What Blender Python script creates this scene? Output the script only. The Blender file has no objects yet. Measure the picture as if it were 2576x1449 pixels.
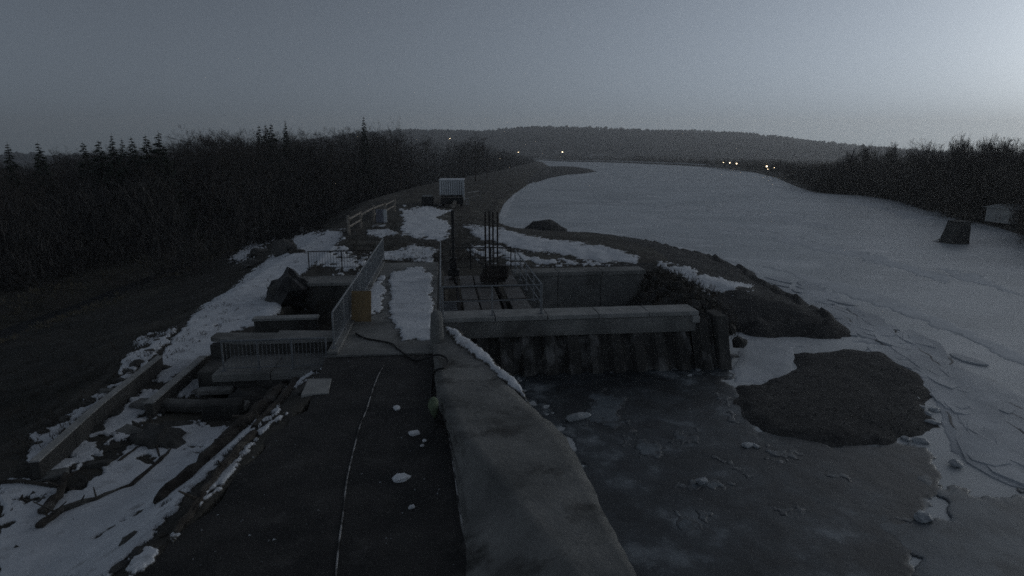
import bpy, bmesh, math, random
import numpy as np
from mathutils import Vector, noise as mn

sc = bpy.context.scene
R = math.radians
# ------------------------------------------------------------------ camera
CAM_H = 5.5                      # metres above the deck of the sluice (z = 0)
F, CX, CY = 1535.0, 1288.0, 724.0
PITCH = math.atan((CY - 388.0) / F)
cam_d = bpy.data.cameras.new('camera')
cam_d.sensor_width = 36.0
cam_d.lens = 36.0 * F / 2576.0
cam_d.clip_start = 0.1
cam_d.clip_end = 8000
cam = bpy.data.objects.new('camera', cam_d)
cam.location = (0, 0, CAM_H)
cam.rotation_euler = (R(90) - PITCH, 0, 0)
sc.collection.objects.link(cam)
sc.camera = cam
# ------------------------------------------------------------------ world: dusk sky, glow to the right
w = bpy.data.worlds.new('World'); sc.world = w; w.use_nodes = True
nt = w.node_tree
bg = nt.nodes['Background']
sky = nt.nodes.new('ShaderNodeTexSky'); sky.sky_type = 'NISHITA'; sky.sun_disc = False
SUN_EL, SUN_ROT = 13.0, 60.0
sky.sun_elevation = R(SUN_EL); sky.sun_rotation = R(SUN_ROT)
sky.air_density = 1.0; sky.dust_density = 1.0; sky.ozone_density = 3.0
tc = nt.nodes.new('ShaderNodeTexCoord')
va = nt.nodes.new('ShaderNodeVectorMath'); va.operation = 'ADD'; va.inputs[1].default_value = (0, 0, 0.14)
vn = nt.nodes.new('ShaderNodeVectorMath'); vn.operation = 'NORMALIZE'
hs = nt.nodes.new('ShaderNodeHueSaturation'); hs.inputs['Saturation'].default_value = 0.25
tint = nt.nodes.new('ShaderNodeMix'); tint.data_type = 'RGBA'; tint.blend_type = 'MULTIPLY'
tint.inputs[0].default_value = 1.0; tint.inputs[7].default_value = (0.121, 0.128, 0.133, 1)
gm = nt.nodes.new('ShaderNodeGamma'); gm.inputs[1].default_value = 1.7
nt.links.new(tc.outputs['Generated'], va.inputs[0]); nt.links.new(va.outputs[0], vn.inputs[0])
nt.links.new(vn.outputs[0], sky.inputs[0]); nt.links.new(sky.outputs[0], hs.inputs['Color'])
nt.links.new(hs.outputs[0], gm.inputs[0]); nt.links.new(gm.outputs[0], tint.inputs[6]); nt.links.new(tint.outputs[2], bg.inputs[0])
bg.inputs[1].default_value = 0.10
# the sun is down: what is left is a very weak, very wide glow from the bright side of the sky
sun_d = bpy.data.lights.new('sun', 'SUN'); sun_d.energy = 0.08; sun_d.angle = R(60); sun_d.color = (1, 0.97, 0.93)
sun = bpy.data.objects.new('sun', sun_d); sc.collection.objects.link(sun)
sd_ = Vector((math.sin(R(SUN_ROT)) * math.cos(R(SUN_EL)), math.cos(R(SUN_ROT)) * math.cos(R(SUN_EL)), math.sin(R(SUN_EL))))
sun.rotation_euler = sd_.to_track_quat('Z', 'Y').to_euler()
vs = sc.view_settings
sc.display_settings.display_device = 'sRGB'
vs.view_transform = 'Standard'; vs.look = 'None'; vs.gamma = 1.0; vs.use_curve_mapping = False
vs.exposure = 1.15
sc.cycles.use_denoising = False
sc.cycles.max_bounces = 4; sc.cycles.diffuse_bounces = 2; sc.cycles.glossy_bounces = 2
sc.cycles.volume_bounces = 0; sc.cycles.transmission_bounces = 1; sc.cycles.transparent_max_bounces = 4
sc.cycles.filter_width = 1.6
col = sc.collection

# ------------------------------------------------------------------ survey helpers
def at(x, y, z=0.0):
    v = (y - CY) / F
    d = math.sin(PITCH) + v * math.cos(PITCH); f = math.cos(PITCH) - v * math.sin(PITCH)
    k = (CAM_H - z) / d
    return Vector(((x - CX) / F * k, f * k, z))
def ray(x, y):
    v = (y - CY) / F
    return Vector(((x - CX) / F, math.cos(PITCH) - v * math.sin(PITCH), -(math.sin(PITCH) + v * math.cos(PITCH))))
AX = R(6.5)
CA, SA = math.cos(AX), math.sin(AX)
O = at(1100, 815)
def L(s, t, z=0.0):                       # sluice frame: s across, t along the dike
    return Vector((O.x + s * CA - t * SA, O.y + s * SA + t * CA, z))
def ST(X, Y):
    dx, dy = X - O.x, Y - O.y
    return dx * CA + dy * SA, -dx * SA + dy * CA

class MB:
    def __init__(self): self.v = []; self.f = []; self.mi = []
    def add(self, vs_, fs, mi=0):
        o = len(self.v); self.v += [tuple(a) for a in vs_]
        for f in fs: self.f.append(tuple(i + o for i in f)); self.mi.append(mi)
    def hexa(self, p, mi=0):              # 4 bottom then 4 top corners
        self.add(p, [(3, 2, 1, 0), (4, 5, 6, 7), (0, 1, 5, 4), (1, 2, 6, 5), (2, 3, 7, 6), (3, 0, 4, 7)], mi)
    def lbox(self, s0, s1, t0, t1, z0, z1, mi=0):
        c = [(s0, t0), (s1, t0), (s1, t1), (s0, t1)]
        self.hexa([L(s, t, z0) for s, t in c] + [L(s, t, z1) for s, t in c], mi)
    def box(self, c, sx, sy, sz, rz=0.0, rx=0.0, ry=0.0, mi=0):
        from mathutils import Euler
        m = Euler((rx, ry, rz)).to_matrix(); c = Vector(c); p = []
        for k in (-1, 1):
            for a, b in ((-1, -1), (1, -1), (1, 1), (-1, 1)):
                p.append(c + m @ Vector((a * sx / 2, b * sy / 2, k * sz / 2)))
        self.hexa(p, mi)
    def tube(self, pts, r, n=6, mi=0, cap=True):
        pts = [Vector(p) for p in pts]; rings = []
        for i, p in enumerate(pts):
            d = (pts[min(i + 1, len(pts) - 1)] - pts[max(i - 1, 0)])
            d = d.normalized() if d.length > 1e-6 else Vector((0, 0, 1))
            a = d.orthogonal().normalized() if abs(d.z) < .9 else d.cross(Vector((0, 1, 0))).normalized()
            if abs(d.z) < .9: a = d.cross(Vector((0, 0, 1))).normalized()
            b = d.cross(a)
            rr = r[i] if isinstance(r, (list, tuple)) else r
            rings.append([p + (a * math.cos(2 * math.pi * k / n) + b * math.sin(2 * math.pi * k / n)) * rr for k in range(n)])
        vs_ = [q for g in rings for q in g]; fs = []
        for i in range(len(pts) - 1):
            for k in range(n):
                fs.append((i * n + k, i * n + (k + 1) % n, (i + 1) * n + (k + 1) % n, (i + 1) * n + k))
        if cap:
            fs.append(tuple(range(n))[::-1]); fs.append(tuple(range((len(pts) - 1) * n, len(pts) * n)))
        self.add(vs_, fs, mi)
    def prism(self, poly, z0, z1, mi=0):
        n = len(poly)
        self.add([(p[0], p[1], z0) for p in poly] + [(p[0], p[1], z1) for p in poly],
                 [tuple(range(n))[::-1], tuple(range(n, 2 * n))] + [(i, (i + 1) % n, n + (i + 1) % n, n + i) for i in range(n)], mi)
    def mesh(self, name, mats, bevel=0.0, smooth=False, origin=(0, 0, 0), rough=0.0, sub=0, seed=0):
        me = bpy.data.meshes.new(name)
        o = Vector(origin)
        me.from_pydata([tuple(Vector(v) - o) for v in self.v], [], self.f)
        for m in (mats if isinstance(mats, (list, tuple)) else [mats]): me.materials.append(M[m] if isinstance(m, str) else m)
        if any(self.mi): me.polygons.foreach_set('material_index', self.mi)
        if bevel or sub or rough:
            b = bmesh.new(); b.from_mesh(me)
            bmesh.ops.recalc_face_normals(b, faces=b.faces)
            if bevel: bmesh.ops.bevel(b, geom=b.edges[:], offset=bevel, segments=1, affect='EDGES')
            if sub: bmesh.ops.subdivide_edges(b, edges=b.edges[:], cuts=sub, use_grid_fill=True)
            if rough:
                for v in b.verts:
                    p = v.co * 2.3 + Vector((seed * 3.1, 0, 0))
                    v.co += mn.noise_vector(p) * rough + mn.noise_vector(p * 3) * rough * .4
            b.to_mesh(me); b.free()
        if smooth: me.polygons.foreach_set('use_smooth', [True] * len(me.polygons))
        me.update()
        return me
    def build(self, name, mats, parent=None, **k):
        org = parent_origin(parent) if parent else Vector((0, 0, 0))
        me = self.mesh(name, mats, origin=org, **k)
        return link(name, me, parent)
ORG = {}
def parent_origin(p):
    return ORG.get(p.name, Vector((0, 0, 0)))
def link(name, me, parent=None, loc=(0, 0, 0), rot=(0, 0, 0), scale=(1, 1, 1)):
    o = bpy.data.objects.new(name, me); col.objects.link(o)
    if parent: o.parent = parent; ORG[o.name] = parent_origin(parent)
    o.location = loc; o.rotation_euler = rot; o.scale = scale
    return o
def tag(o, label=None, cat=None, group=None, kind=None):
    if label: o['label'] = label
    if cat: o['category'] = cat
    if group: o['group'] = group
    if kind: o['kind'] = kind
    return o
def thing(name, loc, label, cat, group=None):
    o = bpy.data.objects.new(name, None); o.empty_display_size = .3; o.location = loc; col.objects.link(o)
    ORG[o.name] = Vector(loc)
    return tag(o, label, cat, group)
def one(name, mb, mats, label=None, cat=None, group=None, kind=None, **k):
    return tag(mb.build(name, mats, None, **k), label, cat, group, kind)

# ------------------------------------------------------------------ materials
M = {}
def mat(name, c1, c2=None, scale=2.0, rough=.85, bump=0.0, bscale=20.0, c3=None, s3=.4, t3=(.5, .65), spec=.3, stretch=(1, 1, 1), metallic=0.0, coord='pos', lo=.38, hi=.62, detail=6):
    m = bpy.data.materials.new(name); m.use_nodes = True; n = m.node_tree; b = n.nodes['Principled BSDF']
    b.inputs['Roughness'].default_value = rough; b.inputs['Specular IOR Level'].default_value = spec
    b.inputs['Metallic'].default_value = metallic
    if coord == 'pos':
        g = n.nodes.new('ShaderNodeNewGeometry'); src = g.outputs['Position']
    else:
        g = n.nodes.new('ShaderNodeTexCoord'); src = g.outputs['Object']
    mp = n.nodes.new('ShaderNodeMapping'); mp.inputs['Scale'].default_value = stretch
    n.links.new(src, mp.inputs[0])
    def nz(sc_, lo_, hi_, det=6):
        t = n.nodes.new('ShaderNodeTexNoise'); t.inputs['Scale'].default_value = sc_; t.inputs['Detail'].default_value = det; t.inputs['Roughness'].default_value = .62
        n.links.new(mp.outputs[0], t.inputs['Vector'])
        r = n.nodes.new('ShaderNodeMapRange'); r.inputs[1].default_value = lo_; r.inputs[2].default_value = hi_; r.clamp = True
        n.links.new(t.outputs['Fac'], r.inputs[0])
        return r.outputs[0], t.outputs['Fac']
    def mix(f, a, c):
        x = n.nodes.new('ShaderNodeMix'); x.data_type = 'RGBA'; n.links.new(f, x.inputs[0])
        if isinstance(a, tuple): x.inputs[6].default_value = a + (1,)
        else: n.links.new(a, x.inputs[6])
        x.inputs[7].default_value = c + (1,)
        return x.outputs[2]
    if c2:
        f, _ = nz(scale, lo, hi, detail); c = mix(f, tuple(c1), tuple(c2))
        if c3:
            f3, _ = nz(s3, *t3); c = mix(f3, c, tuple(c3))
        n.links.new(c, b.inputs['Base Color'])
    else: b.inputs['Base Color'].default_value = tuple(c1) + (1,)
    if bump:
        _, h = nz(bscale, 0, 1)
        bp = n.nodes.new('ShaderNodeBump'); bp.inputs['Strength'].default_value = bump; bp.inputs['Distance'].default_value = .05
        n.links.new(h, bp.inputs['Height']); n.links.new(bp.outputs[0], b.inputs['Normal'])
    M[name] = m
    return m
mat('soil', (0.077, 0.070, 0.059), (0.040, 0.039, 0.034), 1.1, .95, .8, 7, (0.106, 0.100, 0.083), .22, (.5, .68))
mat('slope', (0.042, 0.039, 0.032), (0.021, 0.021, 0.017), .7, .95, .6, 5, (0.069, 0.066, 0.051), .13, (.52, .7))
mat('gravel', (.072, .071, .069), (.040, .040, .040), 5, .95, 1.0, 14, (.105, .104, .10), 1.1, (.54, .7))
mat('forest_floor', (.022, .02, .016), (.012, .012, .010), .25, .95)
mat('snow', (.74, .76, .785), (.59, .615, .645), 1.1, .8, .5, 7, (.40, .405, .41), 2.6, (.56, .74), .2)
mat('ice', (.40, .425, .44), (.52, .545, .56), .13, .5, .1, 1.2, (.62, .635, .645), .35, (.55, .68), .35, stretch=(.6, 1.0, 1), lo=.42, hi=.58)
mat('shelf_ice', (0.408, 0.432, 0.456), (0.552, 0.576, 0.600), .55, .6, .25, 3, (0.324, 0.348, 0.372), .9, (.56, .7), .3, stretch=(1.0, .55, 1))
mat('mud_ice', (.022, .026, .030), (.062, .074, .084), .8, .5, .28, 2.6, (.20, .225, .245), .8, (.56, .70), .45, lo=.42, hi=.6)
mat('ice_chunk', (.40, .43, .45), (.28, .3, .32), 3, .5, .4, 8)
mat('concrete', (.27, .268, .255), (.15, .152, .146), .7, .9, .45, 14, (.085, .084, .078), .45, (.53, .68), lo=.34, hi=.64)
mat('wing_concrete', (.25, .248, .235), (.13, .132, .126), .55, .9, .6, 11, (.07, .069, .064), .9, (.54, .66), lo=.36, hi=.62)
mat('concrete_light', (0.345, 0.345, 0.333), (0.241, 0.244, 0.236), 1.6, .9, .25, 18, (0.161, 0.161, 0.155), .5, (.58, .75))
mat('streaked_wall', (.062, .060, .056), (.034, .034, .032), 1.2, .85, .4, 12, (.24, .24, .235), 1.1, (.50, .70), stretch=(1.5, 1.5, .14))
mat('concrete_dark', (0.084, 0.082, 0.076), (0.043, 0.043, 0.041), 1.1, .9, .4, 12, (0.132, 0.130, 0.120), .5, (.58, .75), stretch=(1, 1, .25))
mat('asphalt', (.044, .042, .040), (.018, .018, .018), .9, .75, .7, 26, (.075, .073, .07), 1.7, (.58, .74))
mat('seep_ice', (.19, .195, .2), (.10, .102, .103), 2, .55, .3, 6, stretch=(1, 1, .3))
mat('galvanised', (.22, .235, .25), (.15, .16, .17), 6, .5, 0, 1, spec=.5, metallic=.2)
mat('rusty_steel', (.045, .036, .031), (.022, .02, .019), 5, .7, .3, 30)
mat('plate_steel', (.12, .112, .105), (.08, .073, .068), 2.5, .6, .2, 25, (.16, .16, .158), .9, (.5, .7))
mat('black_steel', (.02, .02, .021), (.013, .013, .013), 5, .5)
mat('plywood', (.25, .175, .09), (.19, .135, .07), 3, .75, .15, 20, stretch=(1, 1, .3))
mat('old_timber', (.075, .066, .055), (.032, .028, .025), 4, .9, .6, 14, (.12, .115, .105), 1.5, (.55, .7))
mat('fence_wood', (.30, .27, .235), (.19, .17, .145), 3, .9, .3, 14)
mat('rubber', (.014, .014, .014), None, rough=.6)
mat('cord_white', (.36, .36, .36), (.05, .05, .05), 2.2, .8, lo=.45, hi=.55)
mat('bag_green', (.15, .19, .12), (.09, .12, .075), 9, .7, .4, 30)
mat('trailer_white', (.36, .385, .4), (.28, .3, .315), 1.4, .5, 0, 1, (.3, .31, .31), .8, (.6, .75), spec=.4)
mat('trailer_trim', (.62, .64, .66), (.5, .52, .54), 2, .5)
mat('panel_lilac', (.26, .27, .32), (.2, .2, .24), 2, .6)
mat('bark', (0.070, 0.060, 0.052), (0.040, 0.036, 0.032), 3, .95, coord='obj')
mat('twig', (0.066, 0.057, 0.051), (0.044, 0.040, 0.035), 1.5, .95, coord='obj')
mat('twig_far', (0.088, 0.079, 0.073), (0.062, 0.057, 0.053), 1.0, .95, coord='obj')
mat('needles', (0.026, 0.035, 0.022), (0.016, 0.022, 0.014), 2.5, .9, coord='obj')
mat('brushwood', (0.091, 0.078, 0.064), (0.046, 0.043, 0.035), .35, .95)
mat('wood_twigs', (.066, .062, .058), (.032, .031, .030), .3, .95)
mat('dry_grass', (.19, .165, .115), (.11, .097, .07), .4, .95)
mat('hill_wood', (.035, .034, .032), (.022, .022, .022), .02, .95)
mat('house_wall', (.42, .42, .4), (.33, .33, .32), .3, .8)
mat('roof_dark', (.09, .08, .075), (.06, .055, .05), .4, .8)
mat('glass_dark', (.02, .022, .025), None, rough=.15, spec=.5)
mat('stone', (.10, .098, .092), (.06, .059, .056), 2, .9, .5, 10)
mat('stream_ice', (.016, .017, .017), (.026, .027, .027), .5, .55, spec=.15)
mat('crack', (.035, .038, .042), None, rough=.5, spec=.2)
def thin_edge(name, dirt, scale=5.0):          # where the sheet thins out, the ground's colour shows through in grains
    m = M[name]; n = m.node_tree; b = n.nodes['Principled BSDF']; src = b.inputs['Base Color'].links[0].from_socket
    a = n.nodes.new('ShaderNodeAttribute'); a.attribute_name = 'cover'
    gg = n.nodes.new('ShaderNodeNewGeometry'); t = n.nodes.new('ShaderNodeTexNoise'); t.inputs['Scale'].default_value = scale; t.inputs['Detail'].default_value = 5; t.inputs['Roughness'].default_value = .7
    n.links.new(gg.outputs['Position'], t.inputs['Vector'])
    ad = n.nodes.new('ShaderNodeMath'); ad.operation = 'ADD'; n.links.new(t.outputs['Fac'], ad.inputs[0]); n.links.new(a.outputs['Fac'], ad.inputs[1])
    r = n.nodes.new('ShaderNodeMapRange'); r.inputs[1].default_value = .62; r.inputs[2].default_value = .82; n.links.new(ad.outputs[0], r.inputs[0])
    x = n.nodes.new('ShaderNodeMix'); x.data_type = 'RGBA'; x.inputs[6].default_value = dirt + (1,); n.links.new(r.outputs[0], x.inputs[0]); n.links.new(src, x.inputs[7]); n.links.new(x.outputs[2], b.inputs['Base Color'])
mat('thin_ice', (.075, .094, .11), (.14, .165, .185), .7, .48, .18, 2.2, (.05, .062, .072), 1.2, (.5, .66), .45)
M['snow_lump'] = M['snow'].copy(); M['snow_lump'].name = 'snow_lump'
thin_edge('snow', (.07, .065, .055)); mat('snow_drift', (.70, .72, .735), (.6, .62, .635), .8, .8, .3, 5)
thin_edge('snow_drift', (.50, .525, .54), 1.6)
thin_edge('mud_ice', (.12, .14, .155), 1.8); thin_edge('thin_ice', (.06, .068, .075), 2.5)
lm = bpy.data.materials.new('lamp_light'); lm.use_nodes = True
e_ = lm.node_tree.nodes['Principled BSDF']; e_.inputs['Emission Color'].default_value = (1, .78, .5, 1); e_.inputs['Emission Strength'].default_value = 3.5
lm.cycles.emission_sampling = 'NONE'; M['lamp_light'] = lm

# ------------------------------------------------------------------ terrain
def P(pts, z=-2.0): return [tuple(at(x, y, z)[:2]) for x, y in pts]
ll = lambda *a: [tuple(L(s, t)[:2]) for s, t in a]
landA = ll((9.0, 8.6), (9.4, 1.8), (10.4, 1.2)) + P([(1850, 834), (1900, 845), (2000, 850), (2100, 853), (2165, 846), (2130, 822), (2090, 800), (2020, 762), (1960, 728),
    (1900, 690), (1830, 662), (1750, 640), (1680, 622), (1600, 608), (1500, 600), (1420, 597), (1340, 588), (1275, 574), (1256, 560), (1254, 540), (1268, 512),
    (1290, 490), (1330, 462), (1376, 438), (1388, 428), (1384, 420), (1372, 413), (1366, 407)]) + [(30, 900), (-900, 1400), (-900, -60)] + ll((0.6, -70), (.6, 8.6))
landB = P([(1364, 403), (1400, 405), (1560, 409), (1700, 415), (1800, 421), (1900, 434), (1950, 446), (2005, 470), (2050, 484), (2100, 488), (2180, 492), (2250, 501),
    (2330, 522), (2420, 549), (2500, 570), (2580, 593), (2700, 640)]) + [(60, 20), (1500, -60), (2400, 2600), (-1500, 2600), (-900, 1410), (30, 905)]
spitC = P([(1992, 888), (2060, 883), (2150, 880), (2230, 883), (2280, 912), (2320, 950), (2343, 1000), (2348, 1040), (2318, 1088), (2240, 1114), (2100, 1121),
    (1960, 1104), (1880, 1062), (1850, 1012), (1832, 968), (1900, 963), (1960, 954), (1985, 936)])
barD = P([(1383, 418), (1440, 418), (1480, 424), (1502, 431), (1470, 436), (1420, 440), (1380, 448), (1340, 462)])
def sdist(X, Y, poly):                    # + inside
    p = np.array(poly); d = np.full(X.shape, 1e9); ins = np.zeros(X.shape, bool)
    for i in range(len(p)):
        a, b = p[i], p[(i + 1) % len(p)]
        e = b - a; wx, wy = X - a[0], Y - a[1]
        k = np.clip((wx * e[0] + wy * e[1]) / max(e @ e, 1e-9), 0, 1)
        d = np.minimum(d, np.hypot(wx - k * e[0], wy - k * e[1]))
        c = ((a[1] > Y) != (b[1] > Y))
        with np.errstate(divide='ignore', invalid='ignore'):
            c &= X < (b[0] - a[0]) * (Y - a[1]) / (b[1] - a[1]) + a[0]
        ins ^= c
    return np.where(ins, d, -d)
rg = np.random.RandomState(5)
def vnoise(X, Y, sc_, seed):              # smooth value noise, vectorised
    rs = np.random.RandomState(seed); T = rs.rand(256, 256)
    x, y = X / sc_ + 1000, Y / sc_ + 1000
    i, j = np.floor(x).astype(int), np.floor(y).astype(int); u, v = x - i, y - j
    u, v = u * u * (3 - 2 * u), v * v * (3 - 2 * v)
    g = lambda a, b: T[a % 256, b % 256]
    return (g(i, j) * (1 - u) + g(i + 1, j) * u) * (1 - v) + (g(i, j + 1) * (1 - u) + g(i + 1, j + 1) * u) * v - .5
def fbm(X, Y, sc_, seed, n=4):
    return sum(vnoise(X, Y, sc_ / 2 ** k, seed + k) / 1.8 ** k for k in range(n))
def sstep(a, b, x):
    k = np.clip((x - a) / (b - a), 0, 1); return k * k * (3 - 2 * k)
RE0, RE1 = at(730, 1045), at(395, 1390)   # left edge of the dark apron
e0, e1 = ST(RE0.x, RE0.y), ST(RE1.x, RE1.y)
def edge_s(t): return e0[0] + (e1[0] - e0[0]) * (t - e0[1]) / (e1[1] - e0[1])
def Hfun(X, Y):
    s, t = ST(X, Y)
    dA, dB, dC, dD = (sdist(X, Y, q) for q in (landA, landB, spitC, barD))
    n1 = fbm(X, Y, 6, 11); n2 = fbm(X, Y, 1.3, 31, 3); n3 = fbm(X, Y, 40, 51, 3)
    dC = dC + .55 * n2 * (dC < 2) + .25 * fbm(X, Y, .5, 91, 3) * (dC < 2)
    dA = np.where((s > 8) & (t < 45) & (dA < 3), dA + .5 * n2, dA)
    # dike
    bank = -2.0 + 2.0 * (1 - np.exp(-np.maximum(dA, 0) / (5.0 + .6 * sstep(0, 25, t)))) + .25 * np.minimum(dA, 1.0) * (dA < 1)
    bank = np.where(dA > 0, bank, -2.0 + np.maximum(dA, -2) * .4)
    crest = -.10 + .12 * n1 + .05 * n2
    h = np.minimum(bank + .12 * n2 * np.clip(dA, 0, 1), crest)
    # left of the deck: rough hollow, then the track, then the long slope
    far = sstep(11, 18, t)
    hollow = (-.75 + .25 * far + .35 * n2) * (1 - .6 * far)
    trk = -.85 + .06 * n1
    left = np.where(s > -3.2, 0, np.where(s > -7.4, hollow, trk))
    k1 = sstep(-3.0, -3.6, s); k2 = sstep(-6.6, -7.6, s)
    hl = h * (1 - k1) + np.minimum(h, hollow) * k1; hl = hl * (1 - k2) + trk * k2
    nearfade = 1 - sstep(38, 60, t)
    h = h * (1 - nearfade) + np.where(s < -3, hl, h) * nearfade
    # yard in front, below the track
    es = edge_s(t)
    ky = sstep(.6, -.8, t) * sstep(es + .1, es - 3.0, s)
    h = np.where((t < .6) & (s < es + .1), h * (1 - sstep(.6, -.8, t)) + sstep(.6, -.8, t) * (-.06 - 1.12 * sstep(es + .1, es - 2.8, s) + .10 * n2 * sstep(es, es - 1, s) + .12 * n1 * sstep(es, es - 2, s)), h)
    h = np.where((t < .6) & (s >= es + .1) & (s < .6), np.minimum(h, -.13 + 0 * n2), h)
    h = np.where((s > -3.4) & (s < .3) & (t > -3.2) & (t < 12.4), -.45, h)            # under the deck slab
    h = np.where((s > -6.3) & (s <= -3.3) & (t > -2.7) & (t < 7.2), -1.65 + .12 * n2, h)  # outlet chamber
    # left slope down to the meadow ditch
    XL = np.interp(t, [-60, 0, 35, 58, 96, 208, 680], [-9.4, -9.9, -9.2, -9, -4, 22, 115])
    dl = np.maximum(XL - s, 0)
    low = -4.2 + .35 * n3 + .2 * n1
    sl = h - dl * .30 - .1 * np.minimum(dl, 2) + .18 * n1 * np.clip(dl, 0, 1) + .06 * n2 * np.clip(dl, 0, 1)
    kk = np.clip((sl - low) / .8, -6, 6)
    h = np.where(dl > 0, np.where(kk > 5, sl, low + .8 * np.log1p(np.exp(kk))), h)
    # ditch
    ds = np.abs(s + 25.0 - .06 * (t - 28)); h = np.where(dl > 4, h - 1.1 * np.exp(-(ds / 1.9) ** 2), h)
    # other banks
    hB = -2.0 + 1.5 * (1 - np.exp(-np.maximum(dB, 0) / 5)) + .1 * n2 + np.where(dB > 3, .4 * n3, 0)
    h = np.where(dB > -1, np.where(dB > 0, hB, -2.0 + dB * .5), h)
    h = np.where(dC > -.6, -2.0 + .13 * sstep(-.1, .5, dC) - .35 * (dC < 0) * np.minimum(-dC, 1) + (.08 * n1 + .06 * n2 + .02) * sstep(0, 1.0, dC), h)
    h = np.where(dD > -3, np.maximum(h, -2.0 + .05 * np.minimum(dD, 5)), h)
    return h, dA, dB, dC, dD, dl
NT, NR = 640, 460
TH0, TH1, R0, R1 = -82, 82, 3.0, 2400.0
th = np.radians(np.linspace(TH0, TH1, NT)); rr = np.exp(np.linspace(math.log(R0), math.log(R1), NR))
TT, RR = np.meshgrid(th, rr)
GX, GY = RR * np.sin(TT), RR * np.cos(TT)
GH, gA, gB, gC, gD, gl = Hfun(GX, GY)
GH = np.where((gA < -2.2) & (gB < -3) & (gC < -1) & (gD < -4), -3.2, GH)
def H(X, Y):
    X, Y = np.asarray(X, float), np.asarray(Y, float)
    a = (np.degrees(np.arctan2(X, Y)) - TH0) / (TH1 - TH0) * (NT - 1)
    b = (np.log(np.maximum(np.hypot(X, Y), R0)) - math.log(R0)) / (math.log(R1) - math.log(R0)) * (NR - 1)
    a, b = np.clip(a, 0, NT - 1.001), np.clip(b, 0, NR - 1.001)
    i, j = np.floor(b).astype(int), np.floor(a).astype(int); u, v = b - i, a - j
    return (GH[i, j] * (1 - u) + GH[i + 1, j] * u) * (1 - v) + (GH[i, j + 1] * (1 - u) + GH[i + 1, j + 1] * u) * v
def h1(x, y): return float(H(np.array([x]), np.array([y]))[0])
def gray(px, py):                         # pixel arrays -> points on the terrain
    px, py = np.asarray(px, float), np.asarray(py, float)
    v = (py - CY) / F
    dx, dy, dz = (px - CX) / F, math.cos(PITCH) - v * math.sin(PITCH), -(math.sin(PITCH) + v * math.cos(PITCH))
    ks = np.exp(np.linspace(math.log(4), math.log(900), 200))
    if px.size < 9000:
        kb = ks.reshape((1,) * px.ndim + (-1,)); below = CAM_H + dz[..., None] * kb < H(dx[..., None] * kb, dy[..., None] * kb)
        below[..., -1] = True; i = np.argmax(below, -1); hi = ks[i]; lo = ks[np.maximum(i - 1, 0)]
        for _ in range(10):
            m = (lo + hi) / 2; b = CAM_H + dz * m < H(dx * m, dy * m)
            hi = np.where(b, m, hi); lo = np.where(b, lo, m)
        return dx * hi, dy * hi
    lo = np.full(px.shape, 4.0); hi = np.full(px.shape, 900.0); done = np.zeros(px.shape, bool)
    for k in ks:
        below = (CAM_H + dz * k < H(dx * k, dy * k)) & ~done
        hi = np.where(below, k, hi); done |= below
        lo = np.where(done, lo, k)
    for _ in range(10):
        m = (lo + hi) / 2; b = CAM_H + dz * m < H(dx * m, dy * m)
        hi = np.where(b, m, hi); lo = np.where(b, lo, m)
    return dx * hi, dy * hi
def g(x, y, dz=0.0):
    X, Y = gray(np.array([x]), np.array([y]))
    return Vector((X[0], Y[0], h1(X[0], Y[0]) + dz))
me = bpy.data.meshes.new('terrain')
idx = np.arange(NT * NR).reshape(NR, NT)
q = np.stack([idx[:-1, :-1], idx[:-1, 1:], idx[1:, 1:], idx[1:, :-1]], -1).reshape(-1, 4)
me.from_pydata(np.stack([GX, GY, GH], -1).reshape(-1, 3).tolist(), [], q[:, ::-1].tolist())
cz = lambda a: ((a[:-1, :-1] + a[1:, 1:]) / 2).reshape(-1)
ss, tt = ST(GX, GY); fs_, ft = cz(ss), cz(tt); fA, fB, fC, fD, fl = cz(gA), cz(gB), cz(gC), cz(gD), cz(gl)
mi = np.zeros(len(q), int)
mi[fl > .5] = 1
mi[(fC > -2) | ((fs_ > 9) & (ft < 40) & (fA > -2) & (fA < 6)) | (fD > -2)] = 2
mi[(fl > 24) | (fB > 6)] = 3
for m in ('soil', 'slope', 'gravel', 'forest_floor'): me.materials.append(M[m])
me.polygons.foreach_set('material_index', mi.tolist()); me.polygons.foreach_set('use_smooth', [True] * len(q)); me.update()
tag(link('terrain', me), kind='structure')
mb = MB(); mb.add([(-2700, -150, -7), (2700, -150, -7), (2700, 2650, -7), (-2700, 2650, -7)], [(0, 1, 2, 3)])
one('ground', mb, 'forest_floor', kind='structure')

# river ice: only where there is river
mx = lambda a: np.maximum.reduce([a[:-1, :-1], a[1:, :-1], a[:-1, 1:], a[1:, 1:]])
mnn = lambda a: np.minimum.reduce([a[:-1, :-1], a[1:, :-1], a[:-1, 1:], a[1:, 1:]])
okf = ((mnn(gA) < 1.0) & (mnn(gB) < 2.0) & (mx(GX) > -14) & (mx(RR) < 1000)).reshape(-1)
qq = q[okf]; u_, inv_ = np.unique(qq, return_inverse=True)
V_ = np.stack([GX, GY, np.full(GX.shape, -2.0)], -1).reshape(-1, 3)[u_]
me = bpy.data.meshes.new('river_ice'); me.from_pydata(V_.tolist(), [], inv_.reshape(-1, 4)[:, ::-1].tolist()); me.materials.append(M['ice']); me.update()
tag(link('river_ice', me), kind='structure')

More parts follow.
